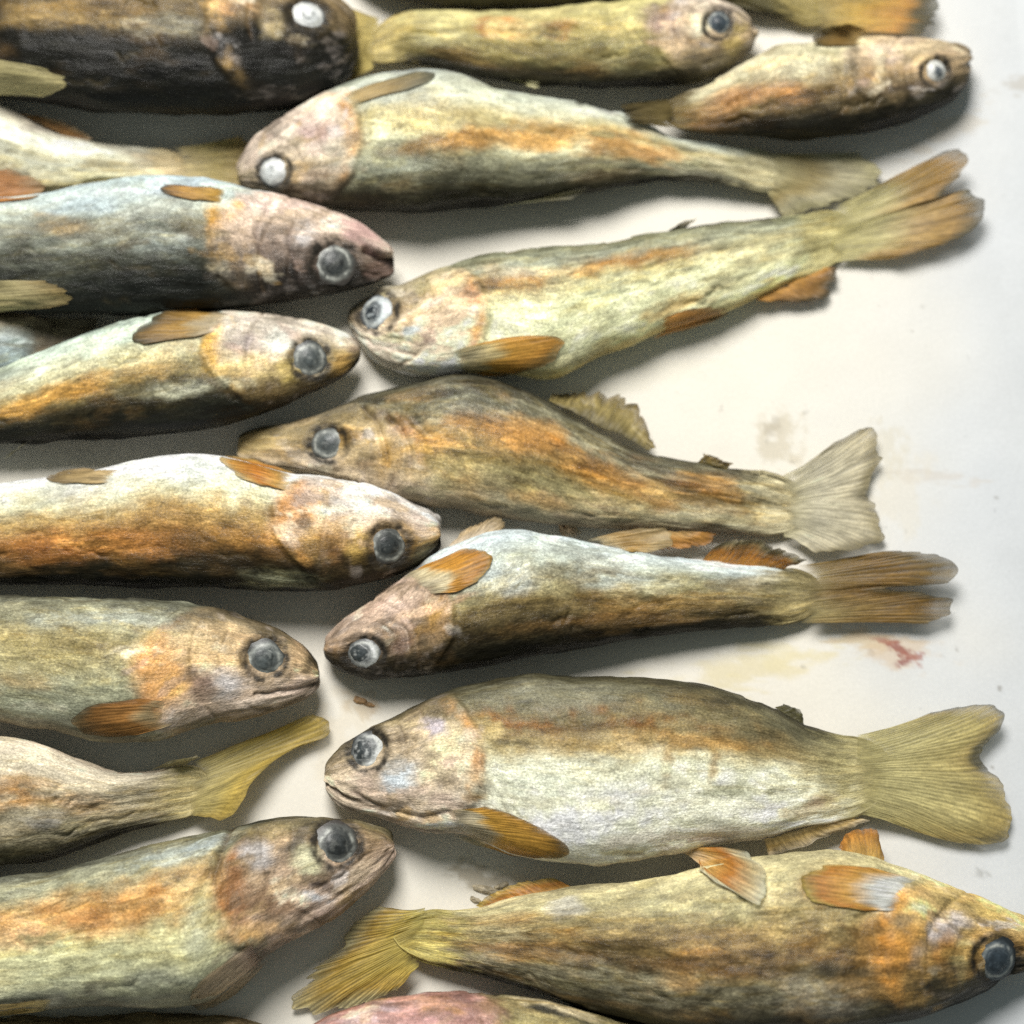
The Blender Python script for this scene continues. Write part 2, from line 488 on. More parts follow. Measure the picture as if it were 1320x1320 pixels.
        if mouth:
            extra.append(([hp(.0, .05), hp(.12, .15), hp(.28, .215), hp(.45, .26)], 2.4, .0006, (70, 56, 48), .6))
            extra.append(([hp(.08, .06), hp(.22, .12), hp(.40, .165), hp(.50, .20)], 2.2, .0004, (96, 78, 66), .4))
            extra.append(([hp(.10, .27), hp(.3, .36), hp(.55, .42), hp(.8, .44)], 2.2, .0004, (104, 84, 76), .4))
            extra.append(([hp(.3, .43), hp(.55, .50), hp(.8, .53)], 2.0, .0004, (120, 100, 92), .4))
        if eye:
            ex, ey = eye[0], eye[1]
            e0 = np.array([ex, ey])
            arc = [tuple(e0 + ax * HL * (.24 * math.cos(t)) + vt * HL * (.27 * math.sin(t))) for t in np.linspace(-.6, 1.7, 8)]
            extra.append((arc, 2.2, .0003, (110, 92, 80), .35))
            arc = [tuple(e0 + ax * HL * (.40 * math.cos(t)) + vt * HL * (.42 * math.sin(t))) for t in np.linspace(-.5, 1.35, 8)]
            extra.append((arc, 2.2, .0004, (120, 92, 66), .4))
        lines = list(extra) + list(lines)
    lines = list(lines)
    rc = np.random.RandomState(seed * 5 + 2)
    for q_ in range(12):
        ii = rc.randint(int(N * .45), int(N * .92)); jj = rc.randint(4, nt_ - 4); ln_ = rc.randint(8, 22)
        pts = []
        for k_ in range(5):
            i3 = min(N - 1, ii + k_ * ln_ // 4); j3 = int(np.clip(jj + rc.uniform(-1.2, 1.2) + k_ * rc.uniform(-.5, .5), 2, nt_ - 3))
            pts.append((px[i3, j3], py[i3, j3]))
        lines.append((pts, rc.uniform(2.0, 3.4), rc.uniform(.0003, .0009), (110, 94, 66), rc.uniform(.1, .4)))
    if gill:
        ll = (np.exp(-((s - .455 - .012 * fbm(a / 90, a * 0, sd + 95, 2)) / .011) ** 2) * sst(ug, ug * 1.15, U) * np.clip(.5 + .7 * fbm(a / 12, c_ / 8, sd + 96, 3), .1, .9))[..., None]
        col = col * (1 - .55 * ll)
        disp = disp - .00035 * ll[..., 0]
    for (pts, wd, dep, cc, al) in lines:
        pts = [tuple(p) for p in curve(pts, np.linspace(0, 1, 26))]
        pa = np.array(pts); mg = 5 * wd + 6
        K_ = (px > pa[:, 0].min() - mg) & (px < pa[:, 0].max() + mg) & (py > pa[:, 1].min() - mg) & (py < pa[:, 1].max() + mg)
        if not K_.any(): continue
        ak, ck = a[K_], c_[K_]
        d = dist_line(px[K_] + 1.5 * fbm(ak / 14, ck / 14, sd + 31, 3), py[K_] + 1.5 * fbm(ak / 14, ck / 14, sd + 33, 3), pts)
        g = np.exp(-(d / wd) ** 2) * vis[K_]
        disp[K_] = disp[K_] - dep * g
        g = (g * al * np.clip(.8 + .7 * fbm(ak / 20, ck / 20, sd + 35, 3), 0, 1.2))[..., None]
        col[K_] = col[K_] * (1 - g) + lin(cc) * g
    blobs = list(blobs); n_main = len(blobs)
    rs = np.random.RandomState(seed * 7 + 1)
    if gill:
        axa = math.atan2(ax[1], ax[0])
        for q_ in range(20):
            hx, hy = hp(rs.uniform(.25, 1.0), rs.uniform(-.2, .42))
            cc = [(196, 186, 190), (222, 206, 184), (184, 150, 104), (190, 146, 70), (96, 78, 58), (200, 166, 154), (120, 104, 88)][rs.randint(7)]
            blobs.append((hx, hy, HL * rs.uniform(.04, .13), HL * rs.uniform(.02, .06), axa + rs.uniform(-.9, .9), cc, rs.uniform(.25, .6)))
    for q_ in range(34):
        ii = rs.randint(int(N * .2), int(N * .97)); jj = rs.randint(2, nt_ - 2)
        dxy = (Dp + Vp)[min(ii + 6, N - 1)] - (Dp + Vp)[max(ii - 6, 0)]
        loc = col[ii, jj]
        kk = rs.choice([.55, .68, 1.25, 1.4])
        cl = np.clip(loc * kk * np.array([1, rs.uniform(.93, 1.02), rs.uniform(.8, 1.05)]), 0, .8)
        sr_ = np.where(cl <= .0031308, cl * 12.92, 1.055 * cl ** (1 / 2.4) - .055) * 255
        blobs.append((px[ii, jj], py[ii, jj], rs.uniform(18, 60), rs.uniform(4, 12), math.atan2(dxy[1], dxy[0]) + rs.uniform(-.15, .15), tuple(sr_), rs.uniform(.35, .8)))
    for i, (x, y, rx, ry, rot, cc, al) in enumerate(blobs):
        cr, sr = math.cos(rot), math.sin(rot)
        dx, dy = px - x, py - y
        r = np.hypot((dx * cr + dy * sr) / rx, (-dx * sr + dy * cr) / ry)
        mnr = max(8, min(rx, ry))
        K_ = r < 2.0
        n = fbm(a[K_] / (mnr * 1.6), c_[K_] / (mnr * .7), sd + 41 + i, 5)
        if i < n_main: g = sst(1.35, .25, r[K_] + .50 * n)
        else: g = sst(1.05, .45, r[K_] + .75 * n)
        g = (np.clip(al * g, 0, 1) * vis[K_])[..., None]
        col[K_] = col[K_] * (1 - g) + lin(cc) * (.88 if i < n_main else 1) * g
    tf = [q for q in fins if q[0] == 'tail_fin']
    if tf:
        g = (.97 * sst(.89, .97, U + .03 * fbm(a / 12, c_ / 10, sd + 91, 4)))[..., None]
        col = col * (1 - g) + lin(tf[0][3][0][1]) * g
    if eye:
        ex, ey, rx, ry = eye[:4]
        r = np.hypot((px - ex) / rx, (py - ey) / ry)
        disp = disp + vis * (-.0012 * sst(1.10, .75, r + .10 * fbm(a / 9, c_ / 9, sd + 71, 3)) + .0004 * np.exp(-((r - 1.30) / .16) ** 2))
        g = (np.clip(np.exp(-((r - 1.0) / .24) ** 2) * (.85 + .6 * fbm(a / 9, c_ / 9, sd + 73, 3)), 0, .95) * vis)[..., None]
        col = col * (1 - g) + lin((52, 47, 43)) * g
    m_ = mottle
    col = col * (1 + m_ * (.20 * n1 + .18 * n2))[..., None] * dark
    lum = np.clip(col @ np.array([.3, .6, .1]), .004, 1)[..., None]
    col = 1.36 * np.clip(col, .004, 1) * lum ** .17 * np.array([.97, 1.02, .95])
    col = col * .90 + .10 * (col @ np.array([.3, .6, .1]))[..., None]
    if gill: col = col * (1 + .14 * hm)
    col = np.clip(col, .006, .84)
    P = P + Nn * (disp * fade)[..., None]
    # keep the belly side on the surface below
    P[..., 2] = np.maximum(P[..., 2], 0.0004)
    # ---- link
    root = bpy.data.objects.new('trout', None)
    SC.collection.objects.link(root)
    mid = C[int(N * .45)]
    org = np.array([mid[0], mid[1], z0])
    root.location = org
    root['label'] = label; root['category'] = 'fish'; root['group'] = group
    root.empty_display_size = .01
    V = P.reshape(-1, 3)
    Fa = grid_faces(N, M, True)
    # end caps: collapse to a centre vertex
    c0, c1 = P[0].mean(0), P[-1].mean(0)
    nV = len(V)
    V = np.concatenate([V, [c0, c1]])
    j = np.arange(M); j2 = (j + 1) % M
    caps = np.concatenate([np.stack([np.full(M, nV), j2, j, j], -1), np.stack([np.full(M, nV + 1), (N - 1) * M + j, (N - 1) * M + j2, (N - 1) * M + j2], -1)])
    pat = m_ * (.28 + .72 * sst(.80, .50, s)) * (.55 + .45 * sst(0, .12, s))
    if gill: pat = pat * (1 - .45 * hm[..., 0])
    col = np.concatenate([col, np.clip(pat, 0, 1.3)[..., None]], -1)
    colf = np.concatenate([col.reshape(-1, 4), col[0].mean(0)[None], col[-1].mean(0)[None]])
    uvw = np.stack([a * S * 1000, c_ * S * 1000, np.full(a.shape, seed * 13.7)], -1).reshape(-1, 3)
    uvw = np.concatenate([uvw, uvw[:1], uvw[-1:]])
    tri = np.concatenate([Fa[:, [0, 1, 2]], Fa[:, [0, 2, 3]], caps[:, :3]])
    if not flip: tri = tri[:, ::-1]
    body = mesh_obj('body', V, tri, SKIN, root, colf, uvw, org)
    step = 1
    bvh = BVHTree.FromPolygons([tuple(v) for v in V], [tuple(t) for t in tri])
    BODIES.append((key, bvh))
    f.key, f.root, f.org, f.body, f.bvh, f.zc, f.bmax, f.seed = key, root, org, body, bvh, zc, bmax, seed
    f.fins, f.eye = fins, eye
    f.px, f.py, f.P, f.sn = px, py, P, sn
    return f

def body_height(f, x, y):
    """height of the fish's mid-plane nearest to a photograph point"""
    d = np.hypot(f.px - x, f.py - y)
    i = np.unravel_index(np.argmin(d), d.shape)
    return f.zc[i[0]]

def surf(px, py, exclude=None, include=None):
    o, d = ray(px, py)
    best = None
    for key, b in BODIES + [('tray', TRAY_BVH)]:
        if exclude and key in exclude: continue
        if include and key not in include and key != 'tray': continue
        h = b.ray_cast(o, d)
        if h[0] is not None and (best is None or h[3] < best[3]): best = h
    return best

FINMM = dict(pectoral_fin=.35, tail_fin=.5)

def make_fin(f, name, base, tip, cols, zb=None, zt=.004, clamp=None, off=.0007, rays=14, rag=.12, bow=0.0,
             lift=0.0, nt=26, edge=None, seed=0, thick=.00035, wave=.0006, lobes=None, rayc=.26, flare=1.0):
    """fan of rays from a base line to a tip line; cols = colour stops along the rays"""
    K = 4
    if name == 'tail_fin':
        rays = int(rays * 1.5); clamp = 'own'; off = .0004
    ns = rays * K + 1
    sv = np.linspace(0, 1, ns); tv = np.linspace(0, 1, nt)
    B, T = curve(base, sv), curve(tip, sv)
    sd = f.seed * 57 + seed * 7 + 3
    L = 1 - rag * np.clip(.5 + .6 * vnoise(sv * rays * .8, sv * 0, sd) + .6 * vnoise(sv * rays * 2.1, sv * 0, sd + 1), 0, 1.3)
    if name in ('pectoral_fin', 'pelvic_fin'): L = 1 - (1 - L) * .55 - .16 * np.abs(2 * sv - 1) ** 4
    Tm = T * L[:, None] + B * (1 - L)[:, None]
    Sg, Tg = np.meshgrid(sv, tv, indexing='ij')
    Md = Tm.mean(0) - B.mean(0); Md = Md / np.linalg.norm(Md)
    dl = Tm - B; al_ = (dl @ Md)[:, None] * Md[None]; pe = dl - al_
    if name == 'tail_fin' and flare == 1.0: flare = 1.35
    if name in ('pectoral_fin', 'pelvic_fin') and flare == 1.0: flare = .62
    X = B[:, None, :] + al_[:, None, :] * Tg[..., None] + pe[:, None, :] * (Tg ** flare)[..., None]
    dirv = Tm - B; nrm = np.stack([-dirv[:, 1], dirv[:, 0]], -1)
    X = X + nrm[:, None, :] * (bow * np.sin(Tg * math.pi))[..., None]
    X = X + np.stack([2.0 * fbm(Sg * 3, Tg * 3, sd + 5, 3), 2.0 * fbm(Sg * 3, Tg * 3, sd + 6, 3)], -1) * (Tg ** .5)[..., None]
    if zb is None:
        zb_ = np.array([body_height(f, x, y) for x, y in B[::max(1, ns // 10)]])
        zb_ = np.interp(sv, np.linspace(0, 1, len(zb_)), zb_)
    else:
        zb_ = np.full(ns, zb)
    if name == 'tail_fin': zb_ = zb_ + .0006
    zt_ = np.interp(sv, np.linspace(0, 1, len(zt)), zt) if isinstance(zt, (list, tuple)) else np.full(ns, zt)
    ease = Tg
    Z = zb_[:, None] * (1 - ease) + zt_[:, None] * ease
    ridge = np.abs(np.cos(math.pi * (Sg * rays + .9 * fbm(Sg * rays * .35, Tg * .8, sd + 8, 2))))
    Z = Z + wave * fbm(Sg * 3.2, Tg * 1.6, sd + 9, 3) * Tg * 2 + lift * np.sin(Tg * math.pi * .75)
    P = at(X[..., 0], X[..., 1], Z)
    if clamp:
        exc = {f.key} if clamp == 'others' else None
        inc = {f.key} if clamp == 'own' else None
        for i in range(ns):
            for j in range(nt):
                h = surf(X[i, j, 0], X[i, j, 1], exclude=exc, include=inc)
                if h is None: continue
                hz = h[0].z + off * (min(1, Tg[i, j] * 4) * 1.7 - .7) + lift * math.sin(Tg[i, j] * math.pi * .75)
                if clamp == 'drape' or Z[i, j] < hz:
                    P[i, j] = at(X[i, j, 0], X[i, j, 1], hz)
        # relax the drape so the fin stays a sheet
        for _ in range(3):
            Q = P.copy()
            Q[1:-1] = (P[:-2] + 2 * P[1:-1] + P[2:]) / 4
            P = Q.copy(); Q = P.copy()
            Q[:, 1:-1] = (P[:, :-2] + 2 * P[:, 1:-1] + P[:, 2:]) / 4
            P = Q
        P[..., 2] += .0001
    P[..., 2] = np.maximum(P[..., 2], .0009)
    if clamp in ('all', 'drape'):
        P[:, 0, 2] -= .0008; P[:, 1, 2] -= .0004
    P[..., 2] += ridge * .00016 * np.minimum(1, Tg * 5)
    xs = [c[0] for c in cols]; cc = np.array([lin(c[1]) for c in cols])
    tw = np.clip(Tg + .12 * fbm(Sg * 5, Tg * 2.5, sd + 11, 4), 0, 1)
    col = np.stack([np.interp(tw, xs, cc[:, i]) for i in range(3)], -1)
    col = col * (1 - rayc * (1 - ridge) ** 1.2 * np.minimum(1, Tg * 3))[..., None]
    col = col * (1.08 + .28 * fbm(Sg * rays * .5, Tg * 3, sd + 13, 4))[..., None]
    if edge:
        e = (np.maximum(np.exp(-(Sg / .05) ** 2), np.exp(-((1 - Sg) / .05) ** 2)) * .8 * np.minimum(1, Tg * 4))[..., None]
        col = col * (1 - e) + lin(edge) * e
    base_fade = {'tail_fin': .22}.get(name, .30 if clamp in ('all', 'drape') else .06)
    alp = sst(0, 1, (Tg + .10 * fbm(Sg * 7, Tg * 4, sd + 31, 3)) / base_fade)
    alp = alp * (1 - .45 * sst(.80, 1.0, Tg + .12 * fbm(Sg * rays * .6, Tg * 2, sd + 33, 3)))
    alp = alp * (.80 + .20 * ridge)
    V1 = P.reshape(-1, 3)
    taper = (.7 * thick * (1 - .85 * Tg) * np.minimum(1, .15 + 6 * np.minimum(Sg, 1 - Sg))).reshape(-1)
    V2 = V1.copy(); V2[:, 2] -= taper
    n = len(V1)
    Fa = grid_faces(ns, nt, False)
    idx = np.arange(n).reshape(ns, nt)
    loop = np.concatenate([idx[:, 0], idx[-1, 1:], idx[-2::-1, -1], idx[0, -2:0:-1]])
    nx = np.roll(loop, -1)
    # orientation: top faces up
    v = V1[Fa[0]]; nz = np.cross(V1[Fa[:, 1]] - V1[Fa[:, 0]], V1[Fa[:, 2]] - V1[Fa[:, 0]])[:, 2].mean()
    top = Fa if nz > 0 else Fa[:, ::-1]
    bot = (Fa[:, ::-1] if nz > 0 else Fa) + n
    wall = np.stack([loop, loop + n, nx + n, nx], -1)
    if nz > 0: wall = wall[:, ::1]
    else: wall = wall[:, ::-1]
    lenmm = np.hypot(*(Tm - B).T).mean() * S * 1000; widmm = np.hypot(*(T[-1] - T[0])) * S * 1000
    uv = np.stack([Tg * lenmm, Sg * max(widmm, rays * .5), np.full(Tg.shape, sd * 1.3)], -1).reshape(-1, 3)
    cf = np.clip(col.reshape(-1, 3), .008, .82); cf = np.clip(1.16 * (cf * .92 + .08 * cf.mean(1, keepdims=True)) * np.array([.98, 1.05, .95]), .008, .82)
    c2 = np.concatenate([cf, np.clip(alp, 0, 1).reshape(-1, 1)], 1)
    return mesh_obj(name, np.concatenate([V1, V2]), np.concatenate([top, bot, wall]), FIN, f.root,
                    np.concatenate([c2, c2]), np.concatenate([uv, uv]), f.org)

EYES = {
    # outer ring, iris, pupil colour, pupil size, pupil offset (image x, y as fractions), iris mottling
    'white':  dict(ring=(70, 72, 72), iris=(232, 234, 232), pupil=(214, 218, 218), ps=.45, po=(0, 0)),
    'bead':   dict(ring=(96, 94, 90), iris=(226, 226, 220), pupil=(92, 100, 106), ps=.36, po=(.12, 0)),
    'ringed': dict(ring=(34, 34, 36), iris=(206, 214, 216), pupil=(44, 52, 58), ps=.50, po=(-.22, .08)),
    'cloudy': dict(ring=(44, 46, 46), iris=(132, 136, 132), pupil=(76, 82, 82), ps=.56, po=(0, 0)),
    'dark':   dict(ring=(62, 56, 52), iris=(104, 106, 102), pupil=(46, 50, 50), ps=.58, po=(0, 0)),
    'slate':  dict(ring=(28, 32, 36), iris=(92, 102, 108), pupil=(50, 60, 68), ps=.62, po=(0, 0)),
    'patch':  dict(ring=(36, 38, 40), iris=(206, 208, 206), pupil=(58, 64, 66), ps=.62, po=(-.26, -.05)),
}

def make_eye(f):
    x, y, rx, ry, kind = f.eye
    e = EYES[kind]
    sd = f.seed * 11 + 1
    h = f.bvh.ray_cast(*ray(x, y))
    if h[0] is None: return
    p = np.array(h[0]); nrm = np.array(h[1])
    if nrm[2] < 0: nrm = -nrm
    nrm = nrm * .8 + np.array([0, -.08, .3]); nrm /= np.linalg.norm(nrm)
    tx = np.array([1, 0, 0]) - nrm * nrm[0]; tx /= np.linalg.norm(tx); ty = np.cross(nrm, tx)
    BUL, SINK = .0019, .0005
    def cap(name, cx, cy, r0, extra, colf, parent, nr, na, sk):
        R, A = np.meshgrid(np.linspace(0, 1, nr), np.linspace(0, 2 * math.pi, na, endpoint=False), indexing='ij')
        wob = .97 + .13 * vnoise(np.cos(A) * 1.7 + 5, np.sin(A) * 1.7 + 5, sk)
        X = cx + R * np.cos(A) * r0 * wob; Y = cy + R * np.sin(A) * r0 * wob
        rr = np.hypot(X, Y)
        H = BUL * (1 - rr ** 2) - SINK + extra * (1 - R ** 2) - (.00015 * R ** 8 if extra else 0)
        H = H + .00010 * fbm(X * 3, Y * 3, sk + 3, 3)
        P = p + tx * (X * rx * S * .99)[..., None] + ty * (Y * ry * S * .99)[..., None] + nrm * H[..., None]
        V = P.reshape(-1, 3)
        Fa = grid_faces(nr, na, True)
        tri = np.concatenate([Fa[:, [0, 1, 2]], Fa[:, [0, 2, 3]]])
        fn = np.cross(V[tri[:, 1]] - V[tri[:, 0]], V[tri[:, 2]] - V[tri[:, 0]]) @ nrm
        if fn.mean() < 0: tri = tri[:, ::-1]
        uv = np.stack([X * rx * S * 1000, Y * ry * S * 1000, np.full(X.shape, sk * 3.1)], -1).reshape(-1, 3)
        return mesh_obj(name, V, tri, EYE, parent, np.clip(colf(X, Y, R).reshape(-1, 3), .006, .85), uv, f.org)
    fx, fy = e['po']; fy = -fy
    ps = e['ps']
    def c1(X, Y, R):
        n = fbm(X * 2.4 + 9, Y * 2.4, sd, 5); n_ = fbm(X * 5 + 2, Y * 5, sd + 2, 4)
        rr = np.hypot(X, Y)
        k = (sst(.72, .95, rr + .14 * n) * .92)[..., None]
        c = lin(e['iris']) * (1 + .55 * n + .35 * n_)[..., None]
        q = (sst(ps * 1.35, ps * .95, np.hypot(X - fx, Y - fy) + .12 * n) * .75)[..., None]
        c = c * (1 - q) + lin(e['pupil']) * q
        sv = (np.exp(-((rr - .70 - .05 * n) / .07) ** 2) * np.clip(.45 + .9 * n_, 0, .9))[..., None]
        c = c * (1 - sv) + lin((190, 192, 184)) * sv
        return c * (1 - k) + lin(e['ring']) * k
    def c2(X, Y, R):
        n = fbm(X * 3.2 + 3, Y * 3.2, sd + 5, 5); m_ = fbm(X * 4.5, Y * 4.5 + 7, sd + 8, 5)
        c = lin(e['pupil']) * (1 + .7 * n)[..., None]
        k = np.clip(.55 * sst(.1, .8, m_) + .75 * sst(.75, 1.0, R), 0, 1)[..., None]
        return c * (1 - k) + lin(e['iris']) * k
    eye = cap('eye', 0, 0, 1.0, 0, c1, f.root, 20, 44, sd)
    cap('pupil', fx, fy, ps, .00022, c2, eye, 14, 36, sd + 2)

G_L = 'trout of the left column'
G_R = 'trout of the right column'
FISH = []
OR, ORD, TAN, GOLD = (188, 116, 34), (150, 88, 32), (176, 152, 112), (178, 128, 44)
GREY, PINK, LAV, CREAM = (150, 146, 132), (206, 176, 166), (188, 176, 178), (222, 212, 196)
YEL, DKB, SILV = (178, 156, 96), (70, 58, 38), (200, 206, 206)
BELLYUP = [(0, (34, 33, 27)), (.22, (54, 50, 38)), (.40, (104, 90, 58)), (.52, (160, 134, 84)), (.66, (190, 184, 154)), (.82, (208, 208, 196)), (1, (214, 212, 208))]

FISH.append(make_fish('A4', 'olive trout along the top edge, only its dark flank and yellow-brown tail showing', G_R,
    D=[(420,-60),(450,-110),(600,-150),(760,-140),(900,-100),(1000,-50),(1060,-28)],
    Vn=[(420,-60),(470,-20),(560,3),(660,9),(760,9),(860,8),(950,12),(1020,28),(1060,36)],
    seed=1, N=220, z0=.0, ochre=.5,
    stops=[(0,(60,56,40)),(.5,(130,116,70)),(.8,(88,80,52)),(1,(60,56,40))],  # belly end darkened: shade along the underside put into the colour
    fins=[('tail_fin', [(1050,-30),(1048,36)], [(1200,-30),(1211,5),(1206,28),(1188,44)],
           [(0,(160,140,84)),(.4,(190,150,64)),(.75,(186,130,52)),(.88,(96,80,44)),(1,(70,64,40))], dict(zt=.008, rays=18, rag=.05))]))

FISH.append(make_fish('A2', 'yellow-olive trout with orange spots, at the top between two darker fish, facing right', G_R,
    D=[(978,44),(968,66),(940,88),(890,104),(800,110),(700,107),(620,96),(560,84),(510,80),(480,86)],
    Vn=[(978,40),(965,18),(930,4),(880,0),(830,1),(760,4),(700,14),(600,15),(530,12),(490,26)],
    seed=2, z0=.006, ochre=.3, roll=.1,
    stops=[(0,(36,34,26)),(.2,(64,58,40)),(.34,(120,108,66)),(.5,(170,152,92)),(.7,(196,182,124)),(1,(190,176,120))],
    eye=(926,30,18,19,'slate'), gill=(840,38), gill_col=(170,140,90),
    blobs=[(640,38,30,15,0,(206,128,54),.9),(722,36,24,13,0,(204,130,56),.8),(560,45,50,20,0,(196,184,136),.7),
           (850,25,30,22,0,(150,120,116),.8),(905,28,18,24,0,(214,206,180),.75),(948,45,14,30,.3,(176,150,80),.7),(790,70,60,22,0,(150,140,100),.5)],
    fins=[('tail_fin', [(492,24),(482,88)], [(440,5),(428,60),(445,112)], [(0,YEL),(.5,(180,156,92)),(1,(140,118,66))], dict(zt=.003, rays=14)),
          ('dorsal_fin', [(640,99),(664,103)], [(716,106),(692,114)], [(0,(180,168,120)),(1,(200,188,150))], dict(zt=.012, rays=8))]))

FISH.append(make_fish('A3', 'short brown trout at the top right, white-eyed head pointing at the tray rim', G_R,
    D=[(1249,80),(1244,107),(1219,132),(1172,153),(1110,170),(1040,178),(960,177),(900,171),(862,163)],
    Vn=[(1249,78),(1247,66),(1225,57),(1180,51),(1120,50),(1060,55),(1000,60),(950,85),(900,114),(862,128)],
    seed=3, z0=.004, z1=.008, roll=.15, ochre=.4,
    stops=[(0,(30,29,24)),(.25,(48,44,34)),(.40,(112,92,60)),(.55,(160,134,94)),(.75,(196,184,152)),(1,(200,186,160))],
    head=[(0,(42,40,34)),(.3,(70,62,46)),(.5,(170,140,108)),(.75,(204,178,148)),(1,(206,178,150))],
    eye=(1206,93,18,18,'bead'), gill=(1090,90), gill_col=(120,104,84),
    blobs=[(950,122,40,20,-.4,(186,130,80),.7),(1020,118,30,16,0,(190,134,80),.7),(1030,85,50,22,-.2,(204,196,168),.7),(1150,70,30,14,.1,(190,168,160),.6),
           (1238,92,10,16,.2,(110,92,66),.7),(1135,82,12,26,.1,(214,196,164),.6),(1200,66,30,8,.05,(212,178,146),.8)],
    fins=[('tail_fin', [(870,127),(868,164)], [(796,136),(806,158)], [(0,(110,92,54)),(1,(84,70,44))], dict(zt=.018, rays=10)),
          ('pectoral_fin', [(1120,40),(1116,54)], [(1082,28),(1050,42),(1036,60)], [(0,(170,140,90)),(.5,(140,106,56)),(1,(96,80,46))], dict(clamp='all', off=.0006, zt=.022, rays=10))]))

FISH.append(make_fish('B2', 'pale trout in the upper left pointing away left, its yellow tail under the white-eyed head', G_L,
    D=[(-260,170),(-220,230),(-120,262),(0,256),(80,250),(150,243),(230,238)],
    Vn=[(-260,168),(-220,110),(-120,95),(-40,116),(0,134),(60,165),(120,183),(180,189),(230,193)],
    seed=4, N=240, z0=.0, z1=.002, thick=.8, roll=.4, ochre=.1,
    stops=[(0,(140,126,90)),(.3,(170,158,124)),(.55,(200,196,176)),(.8,(212,208,192)),(1,(218,206,190))],
    blobs=[(140,212,40,10,.1,(160,138,84),.7),(20,140,50,14,.5,(226,206,188),.8),(200,205,40,18,0,(206,180,146),.8)],
    fins=[('tail_fin', [(222,191),(222,240)], [(316,175),(340,215),(330,254)], [(0,(200,176,136)),(.5,(186,162,104)),(1,(170,140,84))], dict(zt=.003, rays=16, rag=.05)),
          ('anal_fin', [(22,146),(88,178)], [(62,150),(95,163),(126,180)], [(0,(190,140,90)),(.5,(164,114,64)),(1,(176,148,120))], dict(zt=.009, rays=10))]))

FISH.append(make_fish('A1', 'big blackish trout at the top left corner with one white eye, facing right', G_L,
    D=[(459,50),(459,74),(447,101),(402,126),(330,140),(240,145),(120,139),(0,121),(-120,105)],
    Vn=[(459,48),(453,20),(436,2),(405,-18),(330,-45),(200,-65),(0,-70),(-120,-65)],
    seed=5, N=260, z0=.004, roll=-.05, ochre=.15,
    stops=[(0,(26,26,22)),(.34,(34,32,26)),(.46,(72,58,38)),(.6,(150,124,82)),(.8,(180,160,120)),(1,(170,150,110))],
    head=[(0,(26,26,24)),(.40,(36,34,30)),(.52,(96,80,58)),(.75,(140,116,84)),(1,(120,104,80))],
    eye=(396,20,26,22,'white'), gill=(270,25), gill_col=(190,150,90),
    blobs=[(90,20,110,20,0,(176,142,84),.7),(220,32,60,18,.1,(176,168,150),.6),(350,28,18,20,.2,(196,170,120),.7),(300,8,30,14,0,(206,150,96),.6)],
    fins=[('dorsal_fin', [(-50,70),(-50,124)], [(60,88),(100,107),(66,124)], [(0,(180,164,124)),(.6,(176,160,118)),(1,(190,172,128))], dict(clamp='all', off=.0015, zt=.02, rays=10))]))

FISH.append(make_fish('B1', 'silvery trout with a solid white eye and long ochre flank band, belly up, facing left', G_R,
    D=[(306,227),(312,240),(340,250),(390,258),(440,264),(520,268),(600,266),(680,258),(760,246),(830,236),(900,234),(950,241),(1005,255)],
    Vn=[(306,224),(310,205),(330,180),(375,150),(430,118),(480,100),(540,94),(595,102),(645,121),(700,131),(760,135),(820,158),(880,180),(960,192),(1005,195)],
    seed=6, z0=.003, z1=.001, roll=.12, ochre=.15,
    stops=[(0,(40,39,31)),(.20,(70,66,50)),(.36,(130,126,104)),(.48,(188,182,150)),(.6,(190,172,120)),(.75,(190,188,170)),(1,(176,182,182))],
    eye=(353,221,22,20,'white'), gill=(462,165), gill_col=(196,132,44),
    head=[(0,(50,46,40)),(.25,(100,86,70)),(.45,(186,164,140)),(.7,(206,184,170)),(1,(196,172,160))],
    blobs=[(600,178,70,16,-.15,(190,134,54),.9),(700,178,60,20,0,(206,150,70),.9),(790,185,60,20,.15,(204,146,66),.9),(540,185,50,10,-.3,(140,104,50),.7),
           (850,200,40,14,.2,(206,140,60),.6),(500,120,50,22,-.1,(176,182,180),.7),(405,170,26,20,.3,(164,130,134),.7),(430,200,30,24,.2,(206,192,176),.6),
           (330,205,16,16,.2,(196,172,164),.6),(950,215,60,18,.1,(176,166,132),.6),(500,215,60,14,0,(186,188,170),.6)],
    fins=[('tail_fin', [(985,196),(990,252)], [(1112,196),(1138,212),(1136,240),(1080,262),(1010,281)], [(0,(170,158,124)),(.4,(164,142,98)),(.7,(180,166,140)),(1,(158,146,112))], dict(zt=.004, rays=18, rag=.08)),
          ('pectoral_fin', [(436,124),(446,136)], [(520,94),(562,94),(548,108)], [(0,(196,166,120)),(.5,(164,134,84)),(1,(112,106,92))], dict(clamp='all', off=.0006, zt=.012, rays=9)),
          ('dorsal_fin', [(648,266),(668,262)], [(764,240),(750,252),(735,259)], [(0,(206,198,160)),(.5,(160,148,120)),(1,(110,102,86))], dict(clamp='all', off=.0006, zt=.012, zb=.012, rays=9))]))

FISH.append(make_fish('B4', 'slate-grey trout sliver at the left edge, wedged below a pink-headed fish', G_L,
    D=[(-220,420),(-200,470),(-100,495),(0,482),(60,466)], Vn=[(-220,418),(-200,375),(-100,385),(0,402),(60,412)],
    seed=7, N=160, z0=.004, ochre=.2,
    stops=[(0,(90,98,100)),(.4,(160,172,178)),(.6,(150,146,136)),(1,(186,154,112))],
    blobs=[(20,410,60,12,.1,(160,130,90),.7)],
    fins=[('tail_fin', [(55,410),(55,468)], [(130,412),(128,440),(110,455)], [(0,(120,104,84)),(1,(110,96,80))], dict(zt=.006, rays=10))]))

